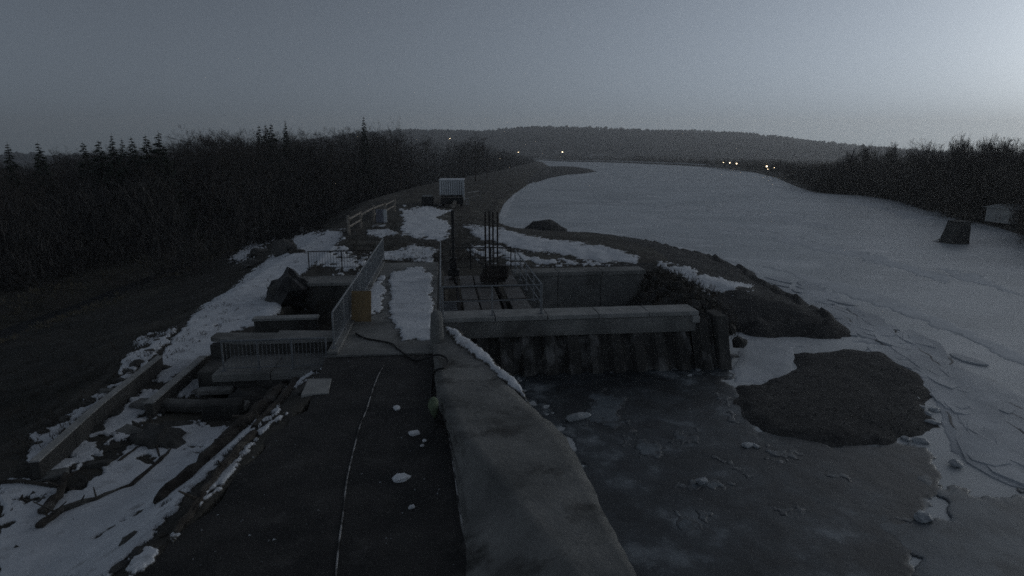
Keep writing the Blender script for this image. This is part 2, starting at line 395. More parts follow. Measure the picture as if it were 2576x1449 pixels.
# ------------------------------------------------------------------ draped sheets (snow, shore ice) with ragged edges
def poly_sd(px, py, poly): return sdist(px, py, poly)
def sheet(name, poly, matn, surf=None, th=.05, amp=9., nsc=1.0, step=2.5, seed=1, hole=0., hsc=.5, fall=7., kind='stuff', off=.012):
    p = np.array(poly, float); m = 14
    xs = np.arange(p[:, 0].min() - m, p[:, 0].max() + m, step); ys = np.arange(p[:, 1].min() - m, p[:, 1].max() + m, step)
    PX, PY = np.meshgrid(xs, ys)
    sd = sdist(PX, PY, poly)
    if surf is None:
        X, Y = gray(PX, PY); base = H(X, Y)
    else:
        v = (PY - CY) / F
        k = (CAM_H - surf) / (math.sin(PITCH) + v * math.cos(PITCH))
        X, Y = (PX - CX) / F * k, (math.cos(PITCH) - v * math.sin(PITCH)) * k; base = np.full(X.shape, surf)
    mval = sd + amp * (1.7 * fbm(X, Y, nsc, seed, 4) + 1.5 * fbm(X, Y, nsc * .22, seed + 17, 3))
    if hole > 0:
        hn = fbm(X, Y, hsc, seed + 60, 3)
        mval = np.minimum(mval, (hole - hn) * 60)
    z = base + np.where(mval > 0, off + th * np.minimum(mval / fall, 1) + th * .35 * vnoise(X, Y, .5, seed + 9), np.maximum(mval * .02, -.12))
    keep = mval > -step * 1.6
    n = len(xs); ok = keep[:-1, :-1] | keep[1:, :-1] | keep[:-1, 1:] | keep[1:, 1:]
    rng = np.hypot(X, Y); jump = np.maximum.reduce([rng[:-1, :-1], rng[1:, :-1], rng[:-1, 1:], rng[1:, 1:]]) - np.minimum.reduce([rng[:-1, :-1], rng[1:, :-1], rng[:-1, 1:], rng[1:, 1:]])
    ok &= jump < .22 * rng[:-1, :-1]
    jj, ii = np.nonzero(ok)
    if not len(jj): return None
    f = np.stack([jj * n + ii, jj * n + ii + 1, (jj + 1) * n + ii + 1, (jj + 1) * n + ii], -1)
    u, inv = np.unique(f, return_inverse=True)
    V = np.stack([X, Y, z], -1).reshape(-1, 3)[u]
    me = bpy.data.meshes.new(name); me.from_pydata(V.tolist(), [], inv.reshape(-1, 4)[:, ::-1].tolist()); me.materials.append(M[matn])
    at_ = me.attributes.new('cover', 'FLOAT', 'POINT'); at_.data.foreach_set('value', np.clip(mval.reshape(-1)[u] / (fall * 1.6), 0, 1).astype(np.float32))
    me.polygons.foreach_set('use_smooth', [True] * len(me.polygons)); me.update()
    return tag(link(name, me), kind=kind)
S = lambda poly, label, **k: tag(sheet('snow_patch', poly, 'snow', **k), label, None)
def snow(poly, label, **k):
    o = sheet('snow_patch', poly, 'snow', **k)
    if o: tag(o, label, 'snow')
    return o
# on the deck slab
snow([(992, 678), (1060, 672), (1090, 690), (1088, 740), (1092, 800), (1085, 860), (1010, 858), (1005, 830), (972, 800), (985, 740), (978, 700)], 'largest snow patch lying on the concrete deck between the railings', surf=.0, amp=7, nsc=.8, seed=3)
snow([(935, 705), (972, 690), (966, 735), (960, 780), (930, 790), (925, 750)], 'narrow snow patch on the deck beside the plywood board', surf=.0, amp=8, nsc=.7, seed=4)
snow([(950, 633), (985, 630), (1040, 618), (1096, 625), (1094, 664), (1000, 660), (955, 655)], 'broken snow patch across the far end of the deck', amp=9, nsc=1.2, seed=5)
# dike crest behind
snow([(1006, 524), (1080, 517), (1138, 527), (1105, 545), (1128, 562), (1130, 585), (1105, 600), (1040, 606), (1010, 585)], 'broad snow patch on the dike crest in front of the white site trailer', amp=9, nsc=1.6, seed=6)
snow([(925, 580), (985, 575), (1005, 590), (960, 597), (925, 592)], 'small snow patch on the crest beside the wooden fence', amp=6, nsc=1.5, seed=7)
snow([(930, 566), (972, 563), (970, 572), (935, 573)], 'sliver of snow below the pale ribbed panel', amp=3, nsc=1.5, seed=8)
snow([(1165, 564), (1250, 568), (1330, 593), (1440, 607), (1530, 620), (1615, 648), (1600, 662), (1520, 660), (1440, 648), (1320, 630), (1250, 612), (1195, 600), (1180, 585)], 'long snow strip on the bank above the back wall', amp=4, nsc=1.5, seed=9, hole=.9, hsc=1.2)
snow([(1175, 610), (1260, 612), (1340, 640), (1420, 650), (1560, 664), (1380, 668), (1250, 660), (1190, 640)], 'thin patchy snow just behind the back wall', amp=10, nsc=1.1, seed=10, hole=.26, hsc=1.0)
snow([(1652, 660), (1720, 668), (1760, 690), (1850, 705), (1893, 712), (1890, 735), (1820, 742), (1765, 740), (1740, 712), (1690, 690)], 'ragged snow patch on the gravel tongue', amp=8, nsc=1.0, seed=11, hole=.40, hsc=.9)
# track on the left
snow([(872, 574), (862, 602), (800, 660), (760, 690), (735, 740), (690, 800), (600, 838), (545, 850), (545, 885), (470, 940), (400, 960), (385, 925), (430, 860), (490, 790), (590, 715), (660, 660), (720, 612), (740, 592)], 'long snow band covering the track left of the sluice', amp=7, nsc=1.2, seed=12, hole=.6, hsc=.8)
snow([(630, 605), (690, 596), (680, 615), (640, 640), (600, 660), (570, 655)], 'patchy snow round the boulders beside the track', amp=9, nsc=.9, seed=13, hole=.3, hsc=.8)
snow([(770, 640), (800, 610), (870, 625), (900, 655), (930, 640), (900, 690), (830, 690), (800, 665)], 'thin broken snow in the hollow beside the left railing', amp=10, nsc=.8, seed=14, hole=.15, hsc=.7)
snow([(760, 700), (800, 705), (800, 772), (745, 775), (730, 740)], 'snow drift at the foot of the outlet pier', amp=8, nsc=.7, seed=15, hole=.3, hsc=.5)
snow([(320, 880), (360, 850), (440, 825), (420, 860), (370, 905), (330, 940), (290, 960)], 'ragged snow edge at the top of the left slope', amp=10, nsc=.8, seed=16, hole=.25, hsc=.6)
# yard bottom left
snow([(0, 1250), (60, 1260), (200, 1230), (330, 1120), (420, 1060), (520, 1065), (620, 1075), (700, 1010), (735, 960), (700, 1030), (600, 1120), (500, 1220), (420, 1300), (330, 1400), (270, 1460), (0, 1475)], 'wide snow field in the lower yard', amp=13, nsc=.7, seed=17, step=3, hole=.55, hsc=.5)
snow([(0, 1240), (30, 1200), (90, 1215), (180, 1240), (90, 1260), (0, 1270)], 'snow at the left end of the yard', amp=10, nsc=.6, seed=18, hole=.3)
snow([(415, 925), (470, 900), (500, 900), (420, 970), (385, 960)], 'snow between the two thin yard walls', amp=8, nsc=.5, seed=19)
snow([(330, 1000), (380, 975), (440, 990), (390, 1030), (340, 1050), (270, 1080), (300, 1040)], 'snow heap beside the fallen beam', amp=8, nsc=.5, seed=20)
snow([(185, 1115), (245, 1112), (235, 1150), (200, 1165), (175, 1150)], 'small snow patch at the foot of the long thin wall', amp=6, nsc=.5, seed=21)
snow([(440, 960), (560, 935), (610, 960), (560, 1000), (450, 1000)], 'grey snow under the outlet platform', amp=8, nsc=.5, seed=22, hole=.35)
snow([(735, 945), (830, 912), (836, 925), (760, 965), (700, 1010), (640, 1060), (600, 1090)], 'narrow snow ridge along the edge of the dark apron', amp=6, nsc=.5, seed=23)
snow([(690, 1045), (732, 1035), (640, 1120), (560, 1220), (480, 1300), (430, 1370), (400, 1380), (520, 1230), (600, 1140)], 'streaky snow rim between log and apron', amp=9, nsc=.5, seed=24, hole=.2, hsc=.35)
snow([(330, 1400), (370, 1375), (400, 1395), (360, 1449), (320, 1470)], 'snow remnant at the apron corner near the camera', amp=9, nsc=.4, seed=25)
snow([(80, 1095), (120, 1080), (150, 1100), (100, 1150), (75, 1165)], 'snow cap beside the long thin wall', amp=7, nsc=.5, seed=26)
snow([(212, 552), (260, 548), (258, 575), (225, 573)], 'pale snow clearing among the dark trees', amp=7, nsc=2.5, seed=27, th=.1)

snow([(100, 1175), (180, 1115), (260, 1062), (330, 1012), (390, 985), (445, 1005), (385, 1060), (300, 1112), (230, 1165), (150, 1215)], 'broken snow along the foot of the long thin wall', amp=11, nsc=.5, seed=28, hole=.2, hsc=.45)
snow([(290, 965), (350, 905), (398, 868), (402, 888), (300, 975), (200, 1050), (120, 1122), (72, 1155), (105, 1095), (200, 1022)], 'patchy snow outside the long thin wall at the top of the slope', amp=9, nsc=.5, seed=29, hole=.12, hsc=.5)
# shore ice shelf and muddy basin ice
sheet('shelf_ice', [(1900, 690), (1980, 720), (2120, 765), (2280, 830), (2400, 900), (2576, 990), (2640, 1010), (2640, 1240), (2500, 1200), (2400, 1130), (2360, 1020), (2330, 950), (2280, 900), (2200, 868), (2000, 865), (1860, 838), (1850, 960), (1990, 950), (2000, 880), (2165, 846), (2080, 800)],
      'shelf_ice', surf=-1.999, th=.035, amp=8, nsc=3, step=4, seed=40, fall=20, kind='structure', off=.006)
sheet('basin_ice', [(1140, 790), (1440, 900), (1850, 900), (1845, 960), (1862, 975), (1880, 1060), (1960, 1106), (2240, 1118), (2340, 1095), (2370, 1150), (2330, 1300), (2300, 1460), (2280, 1500), (1500, 1500), (1420, 1100), (1330, 1010)],
      'mud_ice', surf=-2.0, th=.02, amp=26, nsc=1.6, step=3.5, seed=41, fall=20, kind='structure', off=.008)
for i, pl_ in enumerate([[(1262, 566), (1340, 588), (1420, 596), (1600, 606), (1750, 636), (1830, 658), (1905, 688), (1900, 678), (1830, 648), (1750, 628), (1600, 600), (1420, 590), (1300, 568)],
        [(1252, 545), (1264, 512), (1290, 487), (1312, 478), (1285, 510), (1268, 560)], [(1900, 662), (2050, 690), (2250, 752), (2440, 830), (2600, 905), (2600, 925), (2430, 850), (2240, 775), (2040, 712)],
        [(1700, 560), (1950, 585), (2200, 640), (2400, 700), (2380, 712), (2180, 655), (1940, 600)], [(1500, 500), (1800, 520), (2100, 560), (2090, 572), (1790, 532)], [(1950, 470), (2150, 500), (2350, 545), (2330, 556), (2130, 510)],
        [(2300, 650), (2450, 690), (2600, 745), (2600, 762), (2440, 708)], [(1450, 440), (1700, 448), (1900, 462), (1890, 470), (1690, 456)], [(1550, 545), (1700, 552), (1850, 575), (1840, 584), (1700, 562)]]):
    o_ = sheet('snow_drift', pl_, 'snow_drift', surf=-1.997, th=.02, amp=7 if i > 1 else 3, nsc=3.5, step=3, seed=170 + i, fall=5, off=.004)
    if o_: tag(o_, ['pale frozen rim along the gravel shore', 'pale frozen rim below the dike', 'wide snow drift band curving over the near ice', 'long snow drift across the middle of the river', 'thin snow drift on the far middle ice', 'thin snow drift near the right bank trees', 'snow drift beside the river block', 'faint snow drift far up the river', 'short snow drift off the gravel heap'][i], 'snow drift')
rnd = random.Random(8)
sheet('thin_ice', [(2350, 1105), (2400, 1120), (2480, 1190), (2700, 1230), (2700, 1520), (2040, 1520), (2120, 1440), (2260, 1380), (2230, 1310), (2330, 1260), (2300, 1190), (2370, 1150)], 'thin_ice', surf=-1.985, th=.012, amp=55, nsc=2.2, step=4, seed=42, fall=26, kind='structure', off=.004)
for i, pl_ in enumerate([[(1475, 985), (1530, 980), (1570, 1000), (1575, 1060), (1540, 1075), (1480, 1065)], [(1785, 980), (1840, 985), (1855, 1010), (1850, 1060), (1815, 1040), (1790, 1010)], [(1605, 1105), (1650, 1100), (1668, 1125), (1650, 1150), (1612, 1148)],
        [(1690, 1085), (1760, 1090), (1755, 1115), (1700, 1110)], [(1795, 1150), (1850, 1165), (1905, 1200), (1880, 1205), (1820, 1180)], [(1640, 1215), (1760, 1205), (1860, 1215), (1800, 1235), (1690, 1235)], [(1930, 1130), (2010, 1140), (2000, 1160), (1930, 1155)], [(1560, 1090), (1590, 1085), (1600, 1110), (1570, 1120)],
        [(2190, 1270), (2260, 1290), (2290, 1310), (2230, 1310)], [(2070, 1180), (2160, 1185), (2140, 1210), (2080, 1205)], [(1940, 1270), (2040, 1262), (2060, 1285), (1960, 1300)], [(1700, 1290), (1800, 1285), (1780, 1320), (1710, 1325)]]):
    tag(sheet('frost_patch', pl_, 'thin_ice', surf=-1.972, th=.012, amp=15, nsc=.8, step=3, seed=150 + i, fall=30, off=.003), 'pale frosty patch frozen into the dark basin', 'ice patch', 'frosty patches in the basin')
# cracks in the shelf: broken seams where one plate has tilted up
def seam(pts, wid, label):
    mb = MB(); c = [at(x, y, -1.955) for x, y in pts]; dense = []
    for a, b in zip(c[:-1], c[1:]):
        n = max(2, int((b - a).length / .25))
        for k in range(n): dense.append(a.lerp(b, k / n))
    dense.append(c[-1]); up = []; dn = []
    for i, p in enumerate(dense):
        d = (dense[min(i + 1, len(dense) - 1)] - dense[max(i - 1, 0)]).normalized(); nrm = Vector((-d.y, d.x, 0))
        taper = math.sin(math.pi * (i + .3) / (len(dense) - .4)) if len(dense) > 2 else 1
        o = nrm * (mn.noise(p * 1.3) * .25); wv = wid * max(taper, .1) * (.6 + .8 * abs(mn.noise(p * 2.1)))
        up.append(p + o + nrm * wv); dn.append(p + o - nrm * wv * .3)
    n = len(dense)
    mb.add(up + dn, [(i, i + 1, n + i + 1, n + i) for i in range(n - 1)])
    return one('ice_crack', mb, 'crack', label, 'ice crack', 'cracks in the shore ice')
CR = [[(2190, 800), (2235, 822), (2285, 848)], [(2310, 870), (2345, 905), (2400, 932)], [(2410, 955), (2470, 998), (2510, 1015)], [(2150, 785), (2180, 800)],
      [(1915, 712), (1960, 725), (1985, 742)], [(2330, 950), (2352, 980), (2372, 1005)], [(2440, 1060), (2470, 1080), (2520, 1130)], [(2480, 1000), (2530, 1032), (2590, 1060)],
      [(2040, 722), (2072, 726)], [(2130, 760), (2165, 770)], [(2230, 845), (2275, 860)], [(2500, 1070), (2540, 1110), (2590, 1150)], [(2300, 925), (2330, 940)], [(2370, 1030), (2390, 1065), (2402, 1080)]]
CR += [[(x, y), (x + 26 + 20 * rnd.random(), y + 15 + 14 * rnd.random()), (x + 60 + 30 * rnd.random(), y + 36 + 24 * rnd.random())] for x, y in [(1990, 735), (2060, 752), (2110, 790), (2180, 838), (2250, 850), (2340, 880), (2390, 960), (2440, 985), (2420, 1010), (2530, 1010), (2460, 1095), (2540, 1060), (2375, 985), (2100, 765), (2215, 805), (2290, 895)]]
# plates of broken shore ice, pushed up and tilted a little
bandc = [(1930, 706), (2020, 740), (2120, 788), (2210, 838), (2300, 890), (2380, 950), (2440, 1020), (2500, 1100), (2570, 1160)]
plm = []
for k in range(6):
    mb = MB(); n_ = 9; prs = random.Random(k); poly = []
    for a in range(n_):
        an = 2 * math.pi * a / n_; r__ = prs.uniform(.65, 1.1); poly.append((math.cos(an) * r__ * 1.6, math.sin(an) * r__ * .55))
    mb.prism(poly, -.5, .5); plm.append(mb.mesh('ice_plate', 'shelf_ice'))
for i in range(95):
    f = rnd.random() * (len(bandc) - 1); j = int(f); u = f - j; x = bandc[j][0] * (1 - u) + bandc[j + 1][0] * u; y = bandc[j][1] * (1 - u) + bandc[j + 1][1] * u
    off = rnd.gauss(0, 16); p = at(x + off * 1.4, y - off * .9, -1.97); q2 = at(bandc[j + 1][0], bandc[j + 1][1], -1.97); q1 = at(bandc[j][0], bandc[j][1], -1.97)
    an = math.atan2(q2.y - q1.y, q2.x - q1.x); sz = rnd.uniform(.35, 1.15)
    o = link('ice_plate', plm[i % 6], None, p, (rnd.uniform(-.06, .06), rnd.uniform(-.03, .03), an + rnd.gauss(0, .12)), (sz, sz, .055))
    tag(o, 'tilted plate of broken ice in the band along the right shore', 'ice plate', 'broken ice plates along the shore')
seamlab = 'thin dark crack in the pale shore ice on the right'
for i, c in enumerate(CR): seam(c, .05 + .012 * (i % 3), seamlab)
def lump(name, c, r, matn, label, cat, group=None, sq=(1, 1, .6), seed=0, kind=None, noisy=.35, sub=2):
    b = bmesh.new(); bmesh.ops.create_icosphere(b, subdivisions=sub, radius=1)
    rz = seed * 1.7
    for v in b.verts:
        v.co *= 1 + noisy * mn.noise(v.co * 1.6 + Vector((seed * 5.3, 0, 0))) + noisy * .5 * mn.noise(v.co * 4 + Vector((0, seed * 2.1, 0)))
        x, y = v.co.x * sq[0] * r, v.co.y * sq[1] * r
        v.co = Vector((x * math.cos(rz) - y * math.sin(rz), x * math.sin(rz) + y * math.cos(rz), v.co.z * sq[2] * r))
    me = bpy.data.meshes.new(name); b.to_mesh(me); b.free(); me.materials.append(M[matn])
    return tag(link(name, me, loc=c), label, cat, group, kind)
# gravel heap at the water's edge
lump('gravel_heap', at(1372, 590, -1.7), 1.75, 'gravel', 'dark pointed gravel heap at the water edge of the dike', 'heap', sq=(1.15, 1, .75), seed=2, noisy=.25, sub=3)
# lumps of ice frozen in the basin
IC = [((1450, 1050), .26, (.45, 1.6, .5), 'upright bright ice slab beside the wing wall foot'), ((1765, 1210), .13, (1.3, .8, .6), 'brightest small ice block out in the muddy basin'),
      ((2185, 903), .2, (1.4, .8, .3), 'single pale ice lump on the dark gravel spit'), ((2323, 1300), .17, (1.2, 1, .5), 'rounded ice lump at the edge of the basin ice'),
      ((2405, 1165), .15, (1, 1.3, .5), 'ice lump perched on the margin of the shelf ice')]
for i, (p, r, sq, lab) in enumerate(IC):
    lump('ice_chunk', at(p[0], p[1], -1.93), r, 'ice_chunk', lab, 'ice', 'loose ice lumps', sq, seed=i + 3)
for i, p in enumerate([(2310, 1022), (2335, 1040), (2345, 1062), (2278, 1103), (2315, 1108), (2300, 1000), (2352, 1030), (1900, 1122), (1880, 1120)]):
    lump('ice_chunk', at(p[0], p[1], -1.97), .1 + .08 * rnd.random(), 'ice_chunk', 'small ice lump frozen round the rim of the gravel spit', 'ice', 'ice lumps round the gravel spit', (1.3, .9, .45), seed=i + 20)
for i in range(34):
    x, y = rnd.uniform(1480, 2250), rnd.uniform(1010, 1290)
    if 1830 < x and y < 1135: continue
    if x < 1440 + (y - 1000) * .42 + 30: continue
    lump('ice_chunk', at(x, y, -1.995), .04 + .09 * rnd.random() ** 2, 'seep_ice', 'small dull ice lump scattered over the muddy basin', 'ice', 'ice lumps in the muddy basin', (1.2, .9, .4), seed=i + 40, sub=1)

# ------------------------------------------------------------------ sluice structure
def panels(name, thing_, s0, s1, t0, t1, z0, z1, n, axis, matn, gap=.012, bevel=.012, pname='slab_panel'):
    for i in range(n):
        a, b = i / n, (i + 1) / n; mb = MB(); dz = rnd.uniform(-.006, .006)
        if axis == 't': mb.lbox(s0, s1, t0 + (t1 - t0) * a + gap, t0 + (t1 - t0) * b - gap, z0, z1 + dz)
        else: mb.lbox(s0 + (s1 - s0) * a + gap, s0 + (s1 - s0) * b - gap, t0, t1, z0, z1 + dz)
        mb.build(pname, matn, thing_, bevel=bevel)
deck = thing('sluice_deck', L(-1.5, -2.9, 0), 'concrete walkway deck of the sluice between two railings', 'deck')
panels('slab_panel', deck, -3.05, -.02, -2.95, 12.1, -.42, 0, 6, 't', 'concrete')
mb = MB(); mb.lbox(-3.05, -2.75, -2.9, 12.05, .007, .1); mb.build('kerb', 'concrete', deck, bevel=.015)
# apron in front (dark)
ap = [L(s, t) for s, t in ((.55, -2.93), (-3.1, -2.93))] + [RE0 + Vector((.25, .35, 0)), RE0]
for k in range(1, 14):
    p = RE0.lerp(RE1, k / 13); ap.append(p + Vector((mn.noise(p * 1.1) * .28, 0, 0)))
ap += [Vector((-5.6, 4, 0)), Vector((1.5, 4, 0)), Vector((1.0, 8, 0))]
mb = MB(); mb.prism([(p.x, p.y) for p in ap], -.12, -.05)
one('apron', mb, 'asphalt', kind='structure')
# right wing wall, battered towards the camera
rows = []
for (bx, by), (lx, ly), (rx, ry), zt in [((1088, 862), (1091, 832), (1112, 812), .12), ((1092, 930), (1095, 905), (1205, 900), .16), ((1098, 1010), (1104, 985), (1318, 1005), .25),
                                         ((1128, 1085), (1140, 1075), (1425, 1100), .35), ((1148, 1220), (1255, 1210), (1490, 1225), .42), ((1160, 1340), (1360, 1335), (1548, 1342), .46), ((1168, 1449), (1455, 1449), (1600, 1449), .5), ((1180, 1640), (1600, 1640), (1690, 1640), .5)]:
    b, l, r_ = at(bx, by, -.05), at(lx, ly, zt), at(rx, ry, zt + .02)
    rows.append([Vector((b.x, b.y, -.3)), b, l, r_, Vector((r_.x + .12, r_.y, -2.6))])
mb = MB(); fine = []
for a, b in zip(rows[:-1], rows[1:]):
    for k in range(6): fine.append([p.lerp(q_, k / 6) for p, q_ in zip(a, b)])
fine.append(rows[-1])
for rw in fine:
    pts = []
    for i in range(4):
        nn = 8 if i == 2 else 4
        for k in range(nn): pts.append(rw[i].lerp(rw[i + 1], k / nn))
    pts.append(rw[4])
    for i, p in enumerate(pts):
        if 4 <= i <= 16: pts[i] = p + mn.noise_vector(p * 1.5) * .03 + mn.noise_vector(p * 6) * (.035 if i in (8, 15, 16) else .008)
    mb.v += [tuple(p) for p in pts]; ncol = len(pts)
for j in range(len(fine) - 1):
    for i in range(ncol - 1):
        mb.f.append((j * ncol + i, j * ncol + i + 1, (j + 1) * ncol + i + 1, (j + 1) * ncol + i)); mb.mi.append(0)
mb.f.append(tuple(range(ncol))); mb.mi.append(0)
ww = thing('wing_wall', at(1130, 1085, -.05), 'broad grey concrete wing wall widening towards the camera beside the dark apron', 'wall')
o = mb.build('wall_body', 'wing_concrete', ww, smooth=True)
def stone_post(): 
    mb = MB(); c = at(1100, 868, 0)
    mb.tube([(c.x, c.y, -.1), (c.x, c.y, .35), (c.x, c.y, .95), (c.x, c.y, 1.05)], [.21, .2, .17, .09], 12)
    return mb
stone_post().build('end_post', 'concrete', ww, smooth=False)
mb = MB(); pts = [at(x, y, .02) + Vector((-.02, 0, 0)) for x, y in ((1131, 1088), (1140, 1150), (1150, 1215), (1158, 1270), (1166, 1318))]
mb.tube(pts, .012, 5); mb.build('joint_strip', 'cord_white', ww)
sheet_wing = snow([(1114, 818), (1150, 828), (1200, 870), (1260, 925), (1305, 960), (1322, 990), (1330, 1020), (1295, 985), (1255, 955), (1200, 900), (1145, 858)], 'slanting snow strip along the outer edge of the wing wall', surf=.19, amp=4, nsc=.5, seed=30, th=.07)

# front beam and the old wall below
fw = thing('basin_wall', L(4.5, 0, -2.2), 'long ribbed sheet pile wall over the frozen basin under a pale concrete coping', 'wall')
panels('coping', fw, .15, 9.35, .68, 1.72, -.16, 0, 5, 's', 'concrete_light', pname='coping_slab')
mb = MB(); mb.lbox(.1, 9.3, .74, 1.66, -.78, -.163); mb.build('beam', 'concrete', fw, bevel=.03)
mb = MB(); mb.lbox(9.1, 9.36, .6, .95, -.42, -.165); mb.build('end_lip', 'concrete_light', fw, bevel=.02)
nw = 12                                   # steel sheet piles, each a folded hat section
for i in range(nw):
    a0 = .3 + 9.64 * i / nw; wd_ = 9.64 / nw; prof = [(0, .24), (.13, .24), (.30, 0), (.70, 0), (.87, .24), (1, .24)]
    zt_ = -.783 if i < nw - 1 else -.28; mb = MB(); rs_ = 7; vs_ = []
    for k in range(rs_):
        f = k / (rs_ - 1); z = zt_ + (-2.45 - zt_) * f; bt = .78 - 1.05 * f
        for u, dv_ in prof: p = L(a0 + u * wd_, bt + dv_, z); vs_.append(p + mn.noise_vector(p * 2.5) * .015)
    m_ = len(prof); mb.add(vs_, [(k * m_ + j, (k + 1) * m_ + j, (k + 1) * m_ + j + 1, k * m_ + j + 1) for k in range(rs_ - 1) for j in range(m_ - 1)])
    mb.build('sheet_pile', 'streaked_wall', fw)
mb = MB(); mb.lbox(.3, 9.9, .95, 1.55, -2.4, -.79); mb.build('wall_core', 'concrete_dark', fw)
mb = MB(); mb.hexa([L(*q_, -2.4) for q_ in ((9.96, -.25), (10.4, -.25), (10.4, 1.55), (9.96, 1.55))] + [L(*q_, -.2) for q_ in ((9.96, .62), (10.4, .62), (10.4, 1.55), (9.96, 1.55))]); mb.build('end_pier', 'concrete_dark', fw, bevel=.03, sub=1, rough=.03)
# back wall of the chamber
bw = thing('back_wall', L(7, 8.8, -2.2), 'plain concrete back wall of the intake chamber behind the pale coping', 'wall')
panels('cap', bw, 3.55, 10.05, 8.6, 9.7, -.2, 0, 3, 's', 'concrete', pname='cap_slab')
panels('face', bw, 3.6, 9.95, 8.68, 9.6, -2.6, -.203, 3, 's', 'concrete', pname='face_panel')
# riprap closing the chamber on the right
rp = thing('riprap_slope', L(10.4, 5, -1.8), 'dark heap of riprap stones at the end of the back wall', 'stones')
protos = []
for k in range(5):
    b = bmesh.new(); bmesh.ops.create_icosphere(b, subdivisions=1, radius=1)
    for v in b.verts: v.co *= 1 + .5 * mn.noise(v.co * 1.3 + Vector((k * 9, 0, 0)))
    m_ = bpy.data.meshes.new('stone'); b.to_mesh(m_); b.free(); m_.materials.append(M['concrete_dark']); protos.append(m_)
for i in range(150):
    s_, t_ = rnd.uniform(9.2, 11.6), rnd.uniform(1.3, 9.6)
    z = -2.1 + 1.7 * min(1, max(0, (s_ - 9.0) / 1.3)) * min(1, max(.25, (t_ - .2) / 4)); sz = rnd.uniform(.14, .34)
    link('stone', protos[i % 5], rp, L(s_, t_, z) - Vector(rp.location), (rnd.random() * 6, rnd.random() * 6, rnd.random() * 6), (sz, sz * .8, sz * .7))
# intake floor: steel plates
fl = thing('intake_platform', L(1.8, 4.5, -.4), 'steel plated intake platform with gaps inside the right railings', 'platform')
for j, (ta, tb) in enumerate(((1.75, 3.4), (3.5, 5.6), (5.75, 8.3))):
    for i, (sa, sb) in enumerate(((.25, .7), (.95, 1.55), (1.62, 2.35), (2.75, 3.45))):
        if (i, j) == (0, 1): continue
        mb = MB(); mb.lbox(sa + .02 * ((i + j) % 2), sb, ta + .05 * (i % 2), tb - .07 * ((i + 1) % 2), -.12 + .02 * ((i * 3 + j) % 3), -.05 + .02 * ((i * 3 + j) % 3))
        mb.build('floor_plate', 'plate_steel', fl, bevel=.008)
for s_ in (.82, 1.585, 2.55, 3.5):
    mb = MB(); mb.lbox(s_ - .05, s_ + .05, 1.7, 8.5, -.35, -.14); mb.build('girder', 'rusty_steel', fl)
mb = MB(); mb.lbox(.12, 3.55, 1.7, 8.55, -2.4, -2.05); mb.build('chamber_floor', 'concrete_dark', fl)
for s0, s1 in ((-.02, .2), (3.36, 3.58)):
    mb = MB(); mb.lbox(s0, s1, 1.75, 8.55, -2.4, -.001 - (.0 if s0 < 1 else .36)); mb.build('side_wall', 'concrete_dark', fl, bevel=.02)
# small ladder-like rack lying in the left front slot
for k in range(5):
    mb = MB(); a = L(.22, 1.9 + k * .3, -.02); b = L(.72, 1.9 + k * .3, -.02); mb.tube([a, b], .03, 5); mb.build('rung', 'galvanised', fl)
# gate hoist with four toothed racks
gh = thing('gate_hoist', L(2.45, 6.4, -.1), 'dark gate hoist with four tall toothed lifting bars', 'hoist')
for i, px in enumerate((1222, 1232, 1241, 1252)):
    r_ = ray(px, 532); b = at(px, 708, 0); k = b.y / r_.y; ztop = CAM_H + r_.z * k
    mb = MB(); mb.box((b.x, b.y, ztop / 2 - .2), .075, .09, ztop + .4)
    for k2 in range(int(ztop / .14)): mb.box((b.x, b.y - .055, .1 + k2 * .14), .06, .03, .06)
    mb.build('lifting_rack', 'rusty_steel', gh)
c = at(1245, 712, 0)
for (dx, dy, z, sx, sy, sz, nm) in ((-.1, .1, .25, 1.1, .5, .35, 'base_frame'), (.0, .0, .6, .75, .42, .45, 'gearbox'), (.42, .05, .5, .22, .5, .6, 'gear_cover'), (-.45, .0, .5, .16, .4, .55, 'bearing_block'), (.1, -.3, .38, .9, .1, .12, 'front_rail')):
    mb = MB(); mb.box((c.x + dx, c.y + dy, z), sx, sy, sz, AX); mb.build(nm, 'rusty_steel', gh, bevel=.02)
mb = MB(); p0 = c + Vector((.55, -.2, .6))
mb.tube([p0 + Vector((0, 0, .0))] + [p0 + Vector((.02, math.cos(a) * .0, 0)) for a in (0,)], .03, 6)
mb2 = MB(); ring = [p0 + Vector((.03, .28 * math.cos(a), .28 * math.sin(a))) for a in np.linspace(0, 2 * math.pi, 17)]; mb2.tube(ring, .022, 5, cap=False); mb2.build('hand_wheel', 'rusty_steel', gh)
for a in (0, 1.57):
    mb = MB(); mb.tube([p0 + Vector((.03, .28 * math.cos(a), .28 * math.sin(a))), p0 - Vector((-.03, .28 * math.cos(a), .28 * math.sin(a)))], .015, 5); mb.build('wheel_spoke', 'rusty_steel', gh)
for i in range(4):
    a = L(1.95 + i * .3, 5.6, -.1); mb = MB(); mb.tube([a, a + Vector((.25, -1.6, .05)), ], .035, 5); mb.build('guide_strut', 'rusty_steel', gh)
